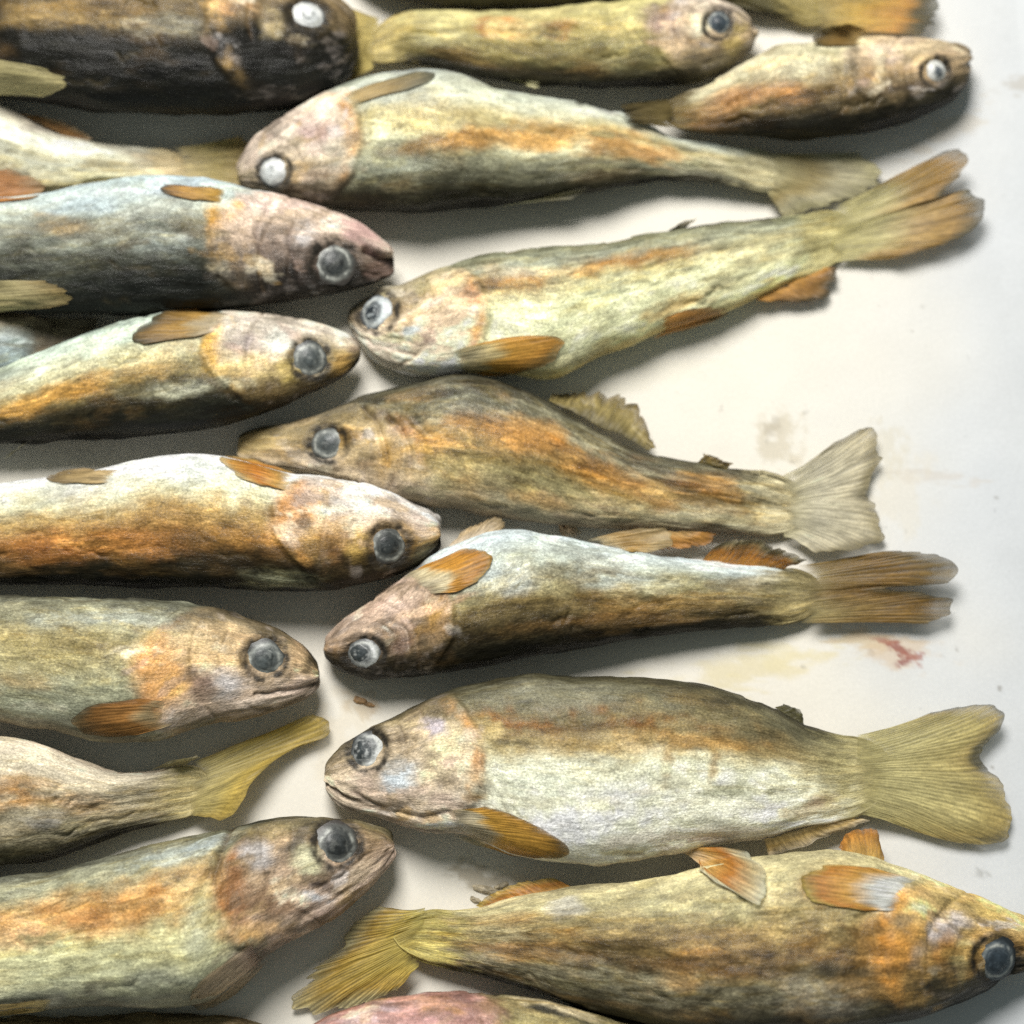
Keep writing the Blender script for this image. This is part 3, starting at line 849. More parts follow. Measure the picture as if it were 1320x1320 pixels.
FISH.append(make_fish('B3', 'grey trout with a pinkish gaping snout and gold gill rim, upper left, facing right', G_L,
    D=[(508,338),(503,354),(470,368),(420,382),(360,392),(280,401),(200,404),(100,404),(0,398),(-100,385),(-200,365)],
    Vn=[(508,333),(500,316),(455,288),(398,268),(340,250),(290,236),(230,228),(150,236),(70,250),(0,258),(-100,272),(-200,290)],
    seed=8, N=320, z0=.006, roll=.1, ochre=.1, mouth=False,
    stops=[(0,(28,29,27)),(.3,(40,42,38)),(.46,(86,86,76)),(.58,(140,142,132)),(.72,(184,190,186)),(.88,(178,190,198)),(1,(168,182,196))],
    head=[(0,(34,32,30)),(.3,(58,50,46)),(.48,(130,110,100)),(.7,(204,178,164)),(1,(212,184,174))],
    eye=(430,340,30,30,'dark'), gill=(268,302), gill_col=(206,150,56),
    lines=[([(512,338),(492,330),(474,322)], 5, .0035, (36,28,28), .95), ([(498,360),(470,352)],3,.0006,(90,70,66),.5),
           ([(350,262),(330,300),(345,345)],3,.0006,(120,96,90),.5),([(384,280),(372,310),(386,350)],3,.0006,(130,110,110),.4)],
    blobs=[(275,285,9,32,.1,(204,146,48),.95),(310,300,26,40,.2,(222,190,168),.75),(390,300,16,22,.3,(196,186,190),.8),(465,300,34,16,.5,(206,160,158),.8),
           (80,290,40,14,.2,(160,128,80),.7),(200,310,60,20,.1,(190,196,192),.6),(110,262,60,14,-.1,(176,190,204),.7),(220,240,50,12,0,(176,186,204),.7),(300,345,40,30,0,(74,66,54),.6),
           (490,345,20,14,0,(140,110,100),.6)],
    fins=[('pectoral_fin', [(298,246),(290,262)], [(214,234),(201,241),(212,252)], [(0,(206,160,70)),(.5,(186,136,56)),(.85,(150,106,50)),(1,(60,54,44))], dict(clamp='all', off=.0006, zt=.01, rays=10, edge=(60,50,36))),
          ('pelvic_fin', [(-30,218),(-30,262)], [(20,218),(62,240),(60,255)], [(0,(180,116,60)),(.6,(176,118,66)),(1,(160,130,100))], dict(clamp='all', off=.0006, zt=.01, rays=12)),
          ('dorsal_fin', [(-40,362),(-40,406)], [(58,362),(107,384),(70,397)], [(0,(176,160,116)),(.6,(176,158,118)),(1,(150,126,84))], dict(clamp='all', off=.0015, zt=.02, rays=12))]))

FISH.append(make_fish('C1', 'yellow-bellied trout with wide ringed eye and raised forked tail, upper right, facing left', G_R,
    D=[(448,412),(458,396),(485,378),(520,368),(560,350),(620,332),(700,322),(780,314),(850,301),(920,290),(1000,281),(1085,268)],
    Vn=[(449,416),(459,436),(481,461),(520,480),(565,482),(600,478),(660,484),(720,484),(780,458),(850,432),(910,411),(970,385),(1030,357),(1085,338)],
    seed=9, z0=.0005, z1=.0, roll=.1, ochre=.05, lift=.12,
    stops=[(0,(76,74,56)),(.15,(130,128,104)),(.32,(166,164,140)),(.45,(190,178,134)),(.6,(218,214,172)),(.8,(222,218,176)),(1,(204,178,110))],
    head=[(0,(92,86,66)),(.25,(170,154,118)),(.45,(214,184,150)),(.7,(220,196,172)),(1,(222,206,190))],
    eye=(486,402,26,26,'ringed'), gill=(632,405), gill_col=(206,142,66), stripe=(.385,.055,(178,126,54),.85,.26,.72),
    lines=[([(545,362),(542,385),(532,395)],3,.0008,(120,110,96),.6)],
    blobs=[(610,385,18,14,.4,(206,132,70),.8),(575,400,36,30,0,(224,190,160),.6),(528,425,14,9,-.3,(176,196,214),.7),(490,440,34,12,.3,(226,204,192),.8),
           (750,400,110,24,-.25,(222,220,178),.7),(820,360,80,14,-.2,(214,208,168),.4),(870,395,70,14,-.4,(196,150,66),.7),(980,330,60,18,-.2,(196,178,130),.6),(1060,310,40,20,-.2,(184,166,110),.6),
           (530,395,14,20,.1,(226,204,188),.6),(720,335,120,12,-.1,(150,152,140),.5)],
    fins=[('tail_fin', [(1070,268),(1072,340)], [(1190,207),(1240,187),(1250,212),(1218,250),(1250,243),(1277,262),(1262,296),(1160,334)],
              [(0,(178,164,112)),(.35,(184,168,120)),(.6,(170,136,82)),(.85,(168,128,70)),(1,(84,76,54))], dict(zt=[.008,.009,.008,.0078,.0072,.006,.004], rays=26, rag=.05, nt=34, wave=.0012)),
          ('pectoral_fin', [(578,458),(586,476)], [(680,427),(716,432),(732,446),(714,468),(668,488)], [(0,(206,190,166)),(.35,(206,180,130)),(.5,(216,158,64)),(.8,(200,140,52)),(1,(126,100,60))], dict(clamp='all', off=.0006, zt=.008, rays=16)),
          ('pelvic_fin', [(840,438),(852,414)], [(900,420),(942,402),(906,392)], [(0,(206,150,76)),(.6,(196,136,66)),(1,(160,136,104))], dict(clamp='all', off=.0006, zt=.005, rays=12)),
          ('anal_fin', [(972,386),(1060,344)], [(1026,392),(1064,386),(1084,346)], [(0,(196,138,52)),(.4,(160,112,54)),(1,(96,86,72))], dict(zt=.004, rays=12)),
          ('adipose_fin', [(850,303),(884,294)], [(880,287),(900,280)], [(0,(110,106,84)),(1,(130,116,96))], dict(zt=.010, rays=5))]))

FISH.append(make_fish('C3', 'brown mottled trout with torn dorsal fin and pale fan tail, middle row, facing left', G_R,
    D=[(306,574),(311,560),(335,550),(375,543),(420,530),(470,510),(530,494),(590,489),(645,495),(690,510),(740,538),(800,570),(860,588),(920,600),(980,610),(1025,614)],
    Vn=[(306,578),(312,592),(340,603),(400,614),(470,630),(530,646),(590,658),(650,666),(720,676),(780,682),(850,683),(920,685),(980,688),(1025,690)],
    seed=10, z0=.0, roll=-.1, ochre=.8, thick=.85,
    stops=[(0,(64,60,48)),(.18,(110,104,86)),(.34,(142,134,110)),(.46,(150,122,72)),(.6,(164,142,92)),(.8,(150,138,112)),(1,(150,130,110))],
    head=[(0,(92,82,58)),(.3,(140,120,84)),(.5,(170,144,104)),(.75,(180,156,130)),(1,(180,160,140))],
    eye=(423,572,26,23,'cloudy'), gill=(545,590), gill_col=(176,116,44), stripe=(.42,.07,(172,110,40),.8,.3,.85), mottle=1.35,
    lines=[([(470,525),(492,560),(500,600)],4,.0012,(84,66,50),.7),([(500,535),(525,570),(530,612)],4,.0012,(90,62,34),.7),([(860,640),(950,650),(1010,648)],5,.0006,(96,90,66),.6),([(830,612),(910,640),(990,660)],4,.0004,(110,100,72),.5)],
    blobs=[(500,590,20,34,.3,(196,150,76),.7),(455,560,12,10,0,(190,160,140),.6),(330,572,40,14,-.1,(196,168,110),.7),(600,520,70,20,.2,(140,138,124),.7),
           (680,570,80,18,.3,(176,122,50),.7),(760,610,60,20,.3,(190,136,60),.6),(700,620,70,20,.2,(178,166,118),.6),(560,640,50,12,.3,(176,150,124),.6),(920,665,90,14,.1,(186,176,146),.7),(850,640,40,18,.2,(176,120,52),.6),(540,610,14,40,-.3,(196,176,158),.5)],
    fins=[('tail_fin', [(1010,612),(1010,692)], [(1080,566),(1122,550),(1142,582),(1122,634),(1138,662),(1138,696),(1056,715)], [(0,(180,166,134)),(.4,(206,192,174)),(.8,(194,178,156)),(1,(140,124,94))], dict(zt=[.006,.004,.003,.003,.005], rays=24, rag=.10, nt=32)),
          ('dorsal_fin', [(706,516),(836,582)], [(712,507),(760,503),(812,506),(830,538),(846,574)], [(0,(110,96,64)),(.5,(160,138,88)),(1,(120,100,66))], dict(zt=.006, rays=16, rag=.28, wave=.0016)),
          ('adipose_fin', [(898,598),(936,607)], [(908,585),(944,596)], [(0,(120,106,70)),(1,(140,112,60))], dict(zt=.008, rays=6)),
          ('pelvic_fin', [(690,652),(724,655)], [(752,680),(746,694),(722,696)], [(0,(180,140,108)),(.5,(166,120,84)),(1,(206,184,160))], dict(zt=.004, rays=10, rag=.25, wave=.0014)),
          ('anal_fin', [(792,686),(884,684)], [(850,708),(922,706),(926,688)], [(0,(180,144,92)),(.5,(192,134,58)),(1,(170,116,56))], dict(zt=.006, rays=12, rag=.15))]))

FISH.append(make_fish('C2', 'trout with greenish-white upper flank and cloudy grey eye, its snout touching a wide-eyed fish', G_L,
    D=[(465,457),(460,470),(440,488),(400,507),(350,528),(290,547),(200,560),(100,566),(0,572),(-100,574),(-220,567)],
    Vn=[(465,453),(460,440),(435,427),(395,414),(340,409),(290,404),(230,403),(180,410),(130,424),(76,447),(30,468),(-40,496),(-120,515),(-220,525)],
    seed=11, z0=.005, roll=.12, ochre=.35,
    stops=[(0,(26,27,23)),(.24,(40,39,29)),(.38,(72,62,40)),(.50,(150,132,88)),(.62,(194,186,152)),(.8,(198,206,194)),(1,(184,200,194))],
    head=[(0,(44,38,28)),(.3,(96,78,46)),(.48,(190,164,116)),(.7,(212,196,184)),(1,(210,192,178))],
    eye=(399,463,25,25,'cloudy'), gill=(258,448), gill_col=(208,156,52),
    blobs=[(100,500,50,14,-.3,(200,146,62),.8),(30,520,50,16,-.4,(206,150,60),.9),(180,480,50,12,-.1,(200,160,96),.6),(320,440,20,26,.1,(186,168,176),.7),(360,440,20,22,.1,(224,220,214),.7),
           (440,470,18,16,.2,(190,144,66),.8),(372,480,16,18,0,(206,176,96),.7),(266,445,9,26,.1,(210,158,50),.9),(240,500,70,12,-.1,(190,186,164),.6),(150,440,60,16,-.3,(196,210,200),.6),(456,448,12,12,0,(130,96,72),.6)],
    fins=[('pectoral_fin', [(300,408),(284,424)], [(240,396),(206,404),(172,426),(158,447)], [(0,(196,178,164)),(.35,(190,164,130)),(.5,(176,132,60)),(.85,(136,102,54)),(1,(80,68,48))], dict(clamp='all', off=.0006, zt=.012, rays=14, edge=(110,86,56))),
          ('dorsal_fin', [(48,562),(30,572)], [(12,588),(6,592)], [(0,(170,160,140)),(1,(190,180,160))], dict(zt=.006, rays=5))]))

FISH.append(make_fish('C4', 'white-bellied trout with rust-brown flank and dark round eye, left middle, facing right', G_L,
    D=[(568,690),(565,706),(545,724),(500,744),(440,759),(386,765),(330,762),(260,758),(180,755),(100,753),(0,755),(-100,753),(-220,745)],
    Vn=[(568,683),(565,668),(540,655),(495,632),(440,618),(380,612),(330,603),(280,594),(230,592),(160,602),(100,614),(0,625),(-100,640),(-220,655)],
    seed=12, z0=.006, z1=.001, roll=.14, ochre=.3,
    stops=[(0,(28,27,21)),(.24,(42,38,26)),(.34,(80,60,32)),(.44,(168,116,52)),(.56,(186,150,88)),(.66,(206,198,166)),(.78,(214,214,210)),(1,(214,212,218))],
    head=[(0,(36,32,24)),(.3,(74,58,34)),(.46,(170,130,70)),(.64,(214,188,168)),(.8,(222,208,206)),(1,(222,212,212))],
    eye=(500,703,27,26,'dark'), gill=(352,664), gill_col=(206,136,44),
    blobs=[(60,705,80,20,0,(176,110,40),.85),(180,700,70,20,.05,(180,116,44),.8),(290,690,50,18,.1,(130,96,48),.8),(385,660,30,30,.1,(206,140,70),.8),(410,640,24,20,0,(222,186,150),.6),(440,650,30,14,-.3,(226,218,220),.7),
           (460,700,18,20,.2,(206,164,80),.8),(480,650,50,16,.4,(226,206,200),.7),(545,712,18,20,.3,(110,100,70),.7),(350,748,50,16,0,(170,166,136),.8),(430,700,20,26,0,(140,90,50),.5),(540,672,20,12,.4,(222,196,186),.7),(230,735,80,12,0,(60,50,30),.6)],  # pale blob low on the back is a lit patch painted in
    fins=[('pectoral_fin', [(384,612),(374,632)], [(310,586),(280,589),(300,612),(322,622)], [(0,(206,186,160)),(.25,(196,150,80)),(.55,(192,118,34)),(.85,(190,140,64)),(1,(190,160,110))], dict(clamp='all', off=.0006, zt=.012, rays=14, edge=(150,116,60))),
          ('pelvic_fin', [(156,606),(146,622)], [(96,604),(56,616),(70,622)], [(0,(200,170,130)),(.6,(176,146,104)),(1,(150,124,90))], dict(clamp='all', off=.0006, zt=.012, rays=8))]))

FISH.append(make_fish('D1', 'silver-flanked trout lying belly up with a tightly folded brown tail, lower middle, facing left', G_R,
    D=[(418,836),(422,850),(440,864),(480,871),(540,868),(620,856),(700,840),(780,827),(860,816),(940,808),(1000,803),(1045,800)],
    Vn=[(418,832),(424,818),(450,790),(490,763),(535,733),(570,712),(610,696),(665,686),(720,694),(790,709),(860,718),(940,728),(1000,732),(1045,730)],
    seed=13, z0=.001, roll=.15, ochre=.3,
    stops=[(0,(30,29,24)),(.24,(48,43,31)),(.36,(84,70,42)),(.46,(130,108,64)),(.56,(166,152,112)),(.68,(186,188,176)),(.85,(196,204,212)),(1,(196,204,214))],
    head=[(0,(40,38,32)),(.28,(72,60,44)),(.46,(150,118,86)),(.68,(196,166,146)),(1,(204,172,156))],
    eye=(470,843,25,22,'patch'), gill=(584,782), gill_col=(150,108,60),
    blobs=[(555,785,20,22,.2,(196,146,62),.85),(520,790,26,30,.3,(190,160,150),.6),(650,740,60,30,.1,(200,208,216),.7),(790,740,80,20,.1,(196,202,200),.7),(760,800,130,9,-.1,(120,88,44),.8),(700,815,120,7,-.1,(70,56,34),.7),
           (480,785,30,14,-.7,(206,170,150),.7),(900,760,80,16,0,(176,164,120),.6),(860,775,70,12,-.1,(166,120,50),.5),(990,770,50,18,0,(140,124,90),.6),(515,835,12,20,.2,(150,116,104),.5),(1000,745,40,10,0,(196,184,160),.6)],
    lines=[([(500,800),(520,812),(526,835)],3,.0009,(210,206,200),.7),([(492,806),(510,818)],2,.0006,(200,196,190),.6)],
    fins=[('tail_fin', [(1030,729),(1034,804)], [(1150,709),(1226,716),(1230,748),(1140,757),(1228,770),(1233,788),(1196,806)], [(0,(150,132,88)),(.3,(146,116,66)),(.65,(136,100,46)),(1,(110,94,66))], dict(zt=[.009,.009,.008,.006,.006,.005,.004], rays=22, rag=.06, nt=34, wave=.001, rayc=.6)),
          ('pectoral_fin', [(512,748),(550,764)], [(572,716),(606,706),(634,716),(634,734),(604,760)], [(0,(200,184,166)),(.4,(206,184,150)),(.52,(196,136,42)),(.85,(186,124,36)),(1,(176,136,70))], dict(clamp='all', off=.0006, zt=.012, rays=16)),
          ('pectoral_fin', [(576,708),(630,690)], [(600,682),(642,663),(652,672),(650,686)], [(0,(206,184,170)),(.6,(196,168,138)),(1,(190,160,124))], dict(zt=.010, rays=10, rag=.2)),
          ('pelvic_fin', [(752,698),(806,709)], [(850,676),(870,684),(868,704),(840,714)], [(0,(206,184,152)),(.4,(180,140,80)),(1,(180,156,120))], dict(clamp='all', off=.0006, zt=.012, rays=12, rag=.15)),
          ('anal_fin', [(904,724),(1006,735)], [(926,700),(976,694),(1040,722)], [(0,(196,136,48)),(.45,(184,118,40)),(.8,(140,122,90)),(1,(150,136,116))], dict(zt=.013, rays=14))]))

FISH.append(make_fish('D3', 'pale pinkish trout tail section with curled yellow tail, below the orange-cheeked fish', G_L,
    D=[(-260,1032),(-200,1100),(-100,1128),(0,1118),(76,1102),(150,1077),(208,1061),(258,1048)],
    Vn=[(-260,1028),(-200,960),(-100,930),(0,948),(50,960),(100,979),(150,992),(200,990),(258,982)],
    seed=14, N=240, z0=.0, roll=.0, ochre=.1,
    stops=[(0,(70,64,48)),(.2,(120,110,88)),(.4,(166,152,128)),(.6,(196,180,158)),(.8,(214,198,180)),(1,(206,180,160))],
    blobs=[(20,1025,50,22,0,(206,150,86),.8),(100,1035,40,16,0,(202,160,120),.6),(20,965,50,14,.2,(226,208,188),.8),(65,1060,30,14,0,(176,170,172),.6),(220,1030,60,12,-.2,(150,130,84),.6),(200,1010,60,8,-.2,(130,112,76),.5)],
    lines=[([(120,1040),(190,1022),(260,1012)],3,.0005,(120,106,76),.5)],
    fins=[('tail_fin', [(244,984),(246,1052)], [(350,942),(404,922),(426,932),(424,950),(392,960),(352,984),(326,1012),(306,1046),(284,1058)],
              [(0,(176,158,110)),(.4,(176,154,92)),(.75,(184,154,74)),(1,(176,148,76))], dict(zt=[.006,.005,.004,.006,.010,.012,.010], rays=20, rag=.03, nt=32, edge=(150,124,60), wave=.0008)),
          ('adipose_fin', [(196,992),(240,986)], [(232,976),(262,973)], [(0,(196,180,150)),(1,(206,190,164))], dict(zt=.012, rays=5))]))

FISH.append(make_fish('D2', 'grey-olive trout with glowing orange cheek, left, just above a curled yellow tail', G_L,
    D=[(412,866),(405,850),(388,830),(355,810),(315,797),(275,783),(230,776),(150,771),(60,769),(-40,770),(-140,780),(-240,800)],
    Vn=[(412,872),(410,886),(395,900),(355,915),(303,926),(250,940),(200,954),(150,958),(100,950),(45,940),(0,932),(-100,917),(-240,888)],
    seed=15, z0=.004, z1=.001, roll=.02, ochre=.45,
    stops=[(0,(64,62,50)),(.16,(120,118,102)),(.32,(150,144,116)),(.46,(170,150,100)),(.6,(164,160,132)),(.78,(150,150,132)),(.9,(130,124,110)),(1,(140,126,112))],
    head=[(0,(54,48,38)),(.24,(130,112,86)),(.45,(200,166,124)),(.68,(206,176,154)),(1,(160,138,124))],
    eye=(341,850,27,26,'cloudy'), gill=(172,868), gill_col=(206,130,44),
    blobs=[(210,868,36,40,.1,(214,150,72),.85),(225,880,24,18,0,(228,170,90),.7),(290,880,26,22,.1,(190,186,196),.75),(262,885,18,20,.2,(140,104,92),.7),(250,825,40,18,.3,(196,170,130),.7),(385,840,14,30,.4,(196,160,124),.7),
           (380,890,36,9,-.3,(206,176,164),.8),(330,905,50,8,-.2,(206,184,172),.7),(60,850,70,30,.1,(176,156,96),.6),(100,800,90,12,0,(164,166,158),.7),(250,930,40,14,-.2,(160,156,150),.5),(180,800,60,12,.1,(170,170,160),.6),(398,856,8,20,.4,(60,54,42),.7)],
    lines=[([(412,880),(380,890),(330,896)],3,.0012,(60,48,42),.8)], mouth=False,
    fins=[('pectoral_fin', [(216,906),(228,930)], [(162,900),(110,912),(90,930),(110,946),(140,955)], [(0,(186,166,142)),(.25,(186,158,120)),(.45,(180,122,60)),(.8,(158,106,52)),(1,(120,96,66))], dict(clamp='all', off=.0006, zt=.008, rays=18, rag=.06))]))

FISH.append(make_fish('E3', 'thick brown trout at the lower right, snout cut off by the photo edge, belly up', G_R,
    D=[(1354,1228),(1340,1240),(1295,1262),(1250,1284),(1190,1310),(1100,1330),(1000,1338),(900,1334),(820,1320),(740,1300),(680,1277),(620,1256),(560,1244),(525,1240)],
    Vn=[(1354,1222),(1345,1202),(1320,1184),(1275,1165),(1220,1142),(1150,1112),(1090,1099),(1000,1102),(900,1118),(820,1132),(740,1143),(670,1158),(620,1170),(560,1172),(525,1174)],
    seed=16, z0=.001, roll=.02, ochre=.55, mottle=1.4,
    stops=[(0,(46,43,33)),(.22,(84,76,58)),(.34,(136,126,102)),(.46,(128,98,56)),(.56,(160,134,84)),(.74,(190,176,132)),(1,(196,180,140))],
    head=[(0,(44,40,32)),(.28,(84,72,50)),(.46,(180,136,70)),(.66,(206,170,110)),(1,(206,176,112))],
    eye=(1284,1238,29,29,'slate'), gill=(1128,1212), gill_col=(206,136,44),
    blobs=[(1160,1215,26,44,.5,(204,138,48),.85),(1225,1195,28,16,-.2,(200,192,206),.8),(1215,1225,14,26,.3,(190,130,56),.7),(1240,1230,14,26,.2,(196,176,120),.7),(1180,1230,12,16,.3,(150,136,130),.6),
           (900,1170,80,24,0,(200,190,144),.6),(960,1215,40,24,.5,(110,84,48),.7),(880,1245,110,12,.1,(130,92,44),.7),(1060,1250,70,12,.1,(80,70,54),.7),(800,1225,80,16,.1,(120,100,60),.6),(1050,1290,70,22,0,(150,140,130),.6),(760,1165,60,14,0,(190,176,130),.5),
           (730,1170,26,16,0,(196,190,192),.6),(640,1205,60,12,0,(176,164,130),.6),(1280,1180,40,8,.4,(206,170,92),.8),(560,1255,30,14,0,(110,70,72),.6)],
    lines=[([(1320,1226),(1296,1204),(1262,1190)],3,.0008,(110,80,56),.5),([(620,1215),(760,1222),(900,1240),(1090,1262)],5,.0004,(84,68,42),.55)], mouth=False,
    fins=[('tail_fin', [(548,1170),(540,1246)], [(478,1170),(448,1196),(420,1236),(386,1262),(374,1306),(444,1302),(512,1278)], [(0,(180,162,88)),(.35,(190,160,72)),(.75,(186,148,62)),(1,(190,172,130))], dict(zt=[.005,.004,.003,.003,.006], rays=24, rag=.12, nt=32, rayc=.6)),
          ('pectoral_fin', [(1190,1140),(1160,1172)], [(1078,1108),(1046,1118),(1024,1140),(1044,1160),(1084,1174)], [(0,(206,202,206)),(.28,(206,200,204)),(.55,(204,152,72)),(.8,(190,124,46)),(1,(180,160,90))], dict(clamp='all', off=.0006, zt=.012, rays=16)),
          ('pectoral_fin', [(1140,1112),(1096,1102)], [(1136,1092),(1130,1068),(1092,1072),(1080,1092)], [(0,(190,150,80)),(1,(184,120,44))], dict(zt=.008, rays=10)),
          ('anal_fin', [(738,1144),(634,1170)], [(712,1131),(668,1138),(640,1150),(610,1168)], [(0,(190,140,60)),(.5,(186,120,44)),(1,(190,160,84))], dict(zt=.010, rays=14))]))

FISH.append(make_fish('E1', 'deep-bodied trout with creamy belly and broad spread tail, the plumpest on the right', G_R,
    D=[(418,997),(425,980),(445,958),(475,937),(520,915),(570,892),(620,879),(680,872),(760,873),(840,874),(900,880),(950,893),(1000,912),(1040,936),(1080,948),(1125,948)],
    Vn=[(418,1001),(424,1022),(445,1043),(490,1056),(540,1072),(600,1080),(660,1101),(720,1114),(780,1115),(850,1103),(920,1093),(985,1083),(1050,1064),(1085,1057),(1125,1048)],
    seed=17, z0=.001, roll=.0, ochre=.06, thick=.82, mottle=.6,
    stops=[(0,(50,46,34)),(.13,(84,78,58)),(.27,(118,110,84)),(.36,(138,118,80)),(.44,(184,162,114)),(.53,(220,214,188)),(.75,(232,229,214)),(.92,(224,214,204)),(1,(206,188,178))],
    head=[(0,(66,58,42)),(.2,(112,98,72)),(.4,(180,156,128)),(.6,(206,182,158)),(1,(190,170,158))],
    eye=(475,968,25,26,'patch'), gill=(622,975), gill_col=(202,134,48), stripe=(.345,.022,(140,94,42),.85,.3,.78),
    lines=[([(455,1020),(490,1040),(540,1052),(580,1046)],3,.0009,(120,98,92),.6),([(424,1012),(450,1030),(500,1048)],2.5,.0009,(110,92,84),.6),([(535,955),(522,975),(505,990)],3,.0008,(140,120,90),.6),
           ([(640,950),(800,940),(950,962),(1060,985),(1110,992)],3,.0003,(120,88,44),.5)],
    blobs=[(575,965,34,36,.1,(226,204,164),.85),(562,938,18,14,.3,(178,166,186),.8),(515,1000,24,22,-.6,(196,204,220),.85),(470,1005,34,18,.4,(212,184,168),.75),(613,1028,14,6,0,(222,156,34),.95),(618,985,8,30,-.05,(196,128,50),.8),
           (590,1035,50,16,.1,(206,184,172),.6),(700,1010,90,40,.1,(222,222,206),.7),(900,1040,90,30,0,(222,216,198),.6),(890,955,100,12,.1,(190,142,72),.75),(760,960,70,14,0,(196,160,96),.6),(920,990,8,24,.2,(180,138,80),.6),(860,985,8,26,.1,(186,144,84),.6),
           (940,1078,80,14,-.1,(206,190,180),.7),(1050,1040,50,12,-.3,(196,170,130),.7),(1060,1030,24,8,-.2,(140,104,80),.6),(1070,985,50,30,.1,(164,150,108),.7),(720,900,110,20,0,(150,144,124),.6),(900,905,60,14,.2,(140,116,72),.6),(840,1085,90,14,0,(208,192,184),.6),(480,945,50,10,-.6,(92,80,54),.6)],
    fins=[('tail_fin', [(1105,947),(1105,1050)], [(1200,917),(1262,907),(1293,914),(1290,940),(1262,978),(1290,1004),(1306,1046),(1296,1086),(1240,1088),(1180,1072)],
              [(0,(172,158,112)),(.35,(186,170,122)),(.75,(186,166,112)),(.93,(170,146,92)),(1,(90,80,54))], dict(zt=[.007,.006,.005,.004,.004], rays=30, rag=.04, nt=36)),
          ('pectoral_fin', [(572,1048),(584,1076)], [(640,1038),(690,1064),(740,1098),(724,1108),(676,1110)], [(0,(200,182,168)),(.38,(204,184,156)),(.52,(214,160,60)),(.85,(196,142,50)),(1,(140,104,46))], dict(clamp='all', off=.0006, zt=.008, rays=20, rag=.04)),
          ('pelvic_fin', [(864,1100),(904,1096)], [(984,1096),(992,1120),(984,1168),(944,1150),(902,1128)], [(0,(206,182,164)),(.3,(204,156,84)),(.55,(192,120,36)),(.8,(196,170,130)),(1,(206,198,182))], dict(clamp='others', off=.0016, zt=.021, rays=16)),
          ('adipose_fin', [(998,912),(1034,936)], [(1012,908),(1032,916),(1036,936)], [(0,(90,82,50)),(1,(76,70,44))], dict(zt=.009, rays=6)),
          ('anal_fin', [(984,1082),(1088,1054)], [(992,1104),(1050,1086),(1126,1058)], [(0,(206,180,150)),(.5,(200,166,110)),(1,(190,170,150))], dict(clamp='others', zt=.006, rays=14))]))

FISH.append(make_fish('F0', 'dark trout sliver along the bottom left edge under the orange-striped fish', G_L,
    D=[(352,1330),(300,1312),(200,1306),(100,1310),(-50,1312)], Vn=[(352,1334),(300,1380),(200,1400),(100,1402),(-50,1400)],
    seed=18, N=140, z0=.0, thick=.6, stops=[(0,(96,82,58)),(.5,(150,128,90)),(1,(150,130,100))], ochre=.5))

FISH.append(make_fish('E2', 'large-headed trout with broad orange flank stripe, bottom left corner, facing right', G_L,
    D=[(508,1086),(500,1072),(470,1061),(420,1054),(365,1053),(320,1060),(270,1072),(220,1086),(150,1104),(76,1124),(0,1136),(-120,1150),(-240,1165)],
    Vn=[(509,1090),(506,1105),(485,1135),(440,1172),(395,1202),(350,1232),(310,1263),(265,1288),(190,1296),(110,1298),(0,1302),(-120,1300),(-240,1286)],
    seed=19, z0=.003, roll=.0, ochre=.12, mouth=False,
    stops=[(0,(66,64,52)),(.14,(120,118,104)),(.28,(160,156,130)),(.42,(196,170,116)),(.56,(206,196,148)),(.72,(190,186,150)),(.88,(140,136,122)),(1,(130,122,112))],
    head=[(0,(84,78,58)),(.2,(130,114,84)),(.4,(160,132,104)),(.6,(172,144,124)),(.8,(176,150,136)),(1,(170,146,134))],
    eye=(434,1089,30,29,'dark'), gill=(282,1172), gill_col=(166,104,44), stripe=(.42,.07,(198,138,70),.75,.3,1.1),
    lines=[([(500,1098),(470,1130),(430,1160),(390,1180)],3,.0004,(120,98,84),.5),([(470,1105),(440,1130),(400,1150)],2.5,.0007,(130,108,92),.5),([(300,1060),(285,1100),(276,1140)],4,.001,(110,88,66),.6),([(280,1100),(310,1080),(350,1070)],3,.0006,(100,92,80),.5)],
    blobs=[(398,1112,20,28,-.5,(196,190,158),.85),(410,1138,34,8,.3,(58,44,46),.85),(380,1085,10,26,.7,(64,58,56),.75),(405,1156,20,7,.2,(200,200,212),.8),(330,1105,24,20,.3,(172,168,176),.7),(300,1150,18,50,-.1,(160,100,50),.7),(350,1165,40,30,0,(140,104,74),.7),
           (330,1200,50,14,-.1,(206,160,104),.7),(320,1235,34,16,-.6,(120,92,96),.8),(460,1130,40,12,-.7,(196,172,148),.7),(340,1075,36,10,0,(170,146,96),.6),(100,1190,90,20,-.05,(204,138,70),.7),(190,1170,50,14,-.2,(200,140,66),.7),(20,1205,50,22,0,(208,152,104),.6),
           (120,1230,110,16,-.05,(206,200,156),.6),(255,1200,24,34,-.2,(196,196,176),.6),(220,1105,60,12,-.25,(170,178,180),.6),(118,1274,10,10,0,(70,60,46),.7),(210,1260,60,18,0,(150,150,140),.6),(265,1090,30,14,-.4,(176,186,196),.6)],
    fins=[('pectoral_fin', [(332,1214),(346,1236)], [(262,1262),(240,1288),(252,1304),(296,1292)], [(0,(176,148,142)),(.4,(190,164,142)),(1,(170,144,116))], dict(clamp='all', off=.0006, zt=.006, rays=14)),
          ('pelvic_fin', [(74,1288),(70,1300)], [(-20,1298),(-30,1306),(-10,1314)], [(0,(190,170,130)),(.5,(206,170,104)),(1,(180,150,100))], dict(clamp='all', off=.0006, zt=.006, rays=8))]))

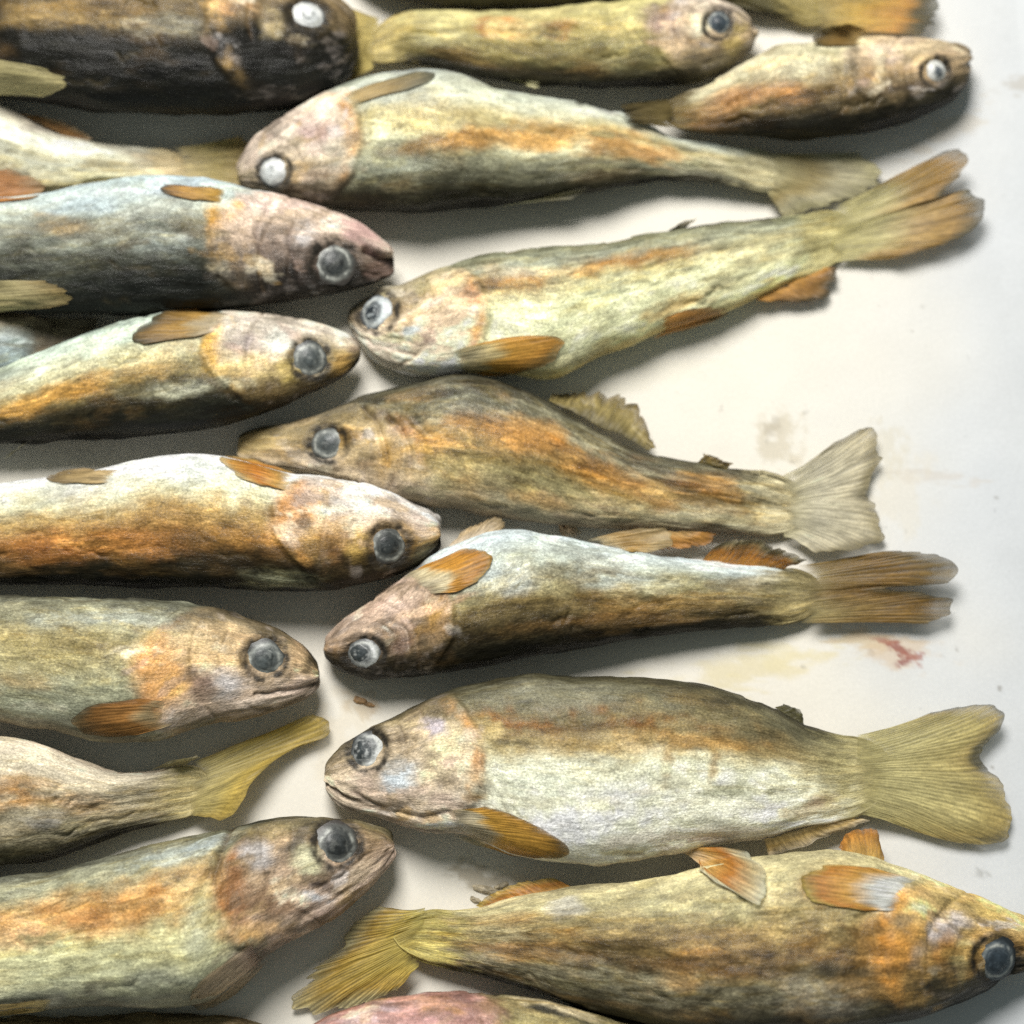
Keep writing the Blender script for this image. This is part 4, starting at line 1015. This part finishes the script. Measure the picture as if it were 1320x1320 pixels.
FISH.append(make_fish('F1', 'raw pink trout head and yellowish back peeking in at the bottom edge', G_R,
    D=[(380,1345),(420,1312),(470,1292),(530,1280),(590,1275),(640,1280),(700,1292),(760,1303),(830,1318),(920,1340),(1000,1360)],
    Vn=[(380,1350),(420,1400),(500,1430),(600,1440),(720,1440),(830,1430),(920,1420),(1000,1410)],
    seed=20, N=260, z0=.006, z1=.0, roll=.25, ochre=.2, mouth=False, gill=(650,1330), gill_col=(176,124,70),
    stops=[(0,(70,64,46)),(.2,(130,118,84)),(.5,(190,170,110)),(1,(200,180,140))],
    head=[(0,(110,80,66)),(.2,(160,112,104)),(.5,(190,146,146)),(1,(200,166,166))],
    blobs=[(560,1296,40,12,.1,(196,140,84),.8),(480,1310,60,14,-.4,(214,190,200),.8),(630,1300,20,16,0,(150,110,80),.7),(720,1302,60,7,.28,(210,190,160),.8),(715,1308,60,4,.28,(44,44,38),.9),(560,1318,50,10,0,(206,150,150),.7)]))

# ---- scraps lying on the tray
def scrap(name, label, pieces, cc, seed):
    bits = []; faces = []; cols = []; uvs = []; n0 = 0
    rs = np.random.RandomState(seed)
    for (x, y, rx, ry, h, rot) in pieces:
        na, nr = 22, 7
        r = np.linspace(0, 1, nr); ang = np.linspace(0, 2 * math.pi, na, endpoint=False)
        R, A = np.meshgrid(r, ang, indexing='ij')
        wob = 1 + .35 * vnoise(np.cos(A) * 1.6 + x, np.sin(A) * 1.6 + y, seed)
        lx, ly = R * np.cos(A) * rx * wob, R * np.sin(A) * ry * wob
        X = x + lx * math.cos(rot) - ly * math.sin(rot); Y = y + lx * math.sin(rot) + ly * math.cos(rot)
        Z = .0003 + h * np.sqrt(np.clip(1 - R ** 2, 0, 1)) * (1 + .5 * vnoise(X / 3, Y / 3, seed + 2))
        P = at(X, Y, Z).reshape(-1, 3)
        f_ = grid_faces(nr, na, True)
        bits.append(P); faces.append(f_ + n0); n0 += len(P)
        c = lin(cc) * (1 + .5 * vnoise(X / 4, Y / 4, seed + 5))[..., None]
        cols.append(c.reshape(-1, 3)); uvs.append(P * 1000)
    V = np.concatenate(bits); org = V.mean(0); org[2] = 0
    o = mesh_obj(name, V, np.concatenate(faces), FIN, None, np.clip(np.concatenate(cols), .01, .8), np.concatenate(uvs), org)
    o.location = org
    o['label'] = label; o['category'] = 'scrap'
    return o
scrap('skin_flake', 'tiny tan skin flake on white tray between two snouts',
      [(464,903,9,5,.0005,.3),(476,908,7,3,.0004,.2)], (186,150,108), 5)
scrap('fin_shred', 'pale shred of fin on the tray above the bottom yellow tail',
      [(628,1148,18,5,.0009,.2),(646,1142,10,4,.0008,-.3),(612,1160,8,4,.0006,.4)], (196,184,158), 7)


for f in FISH:
    if f.eye: make_eye(f)
for f in FISH:
    for i, fn in enumerate(f.fins):
        name, base, tip, cols, kw = fn
        make_fin(f, name, base, tip, cols, seed=i, **kw)
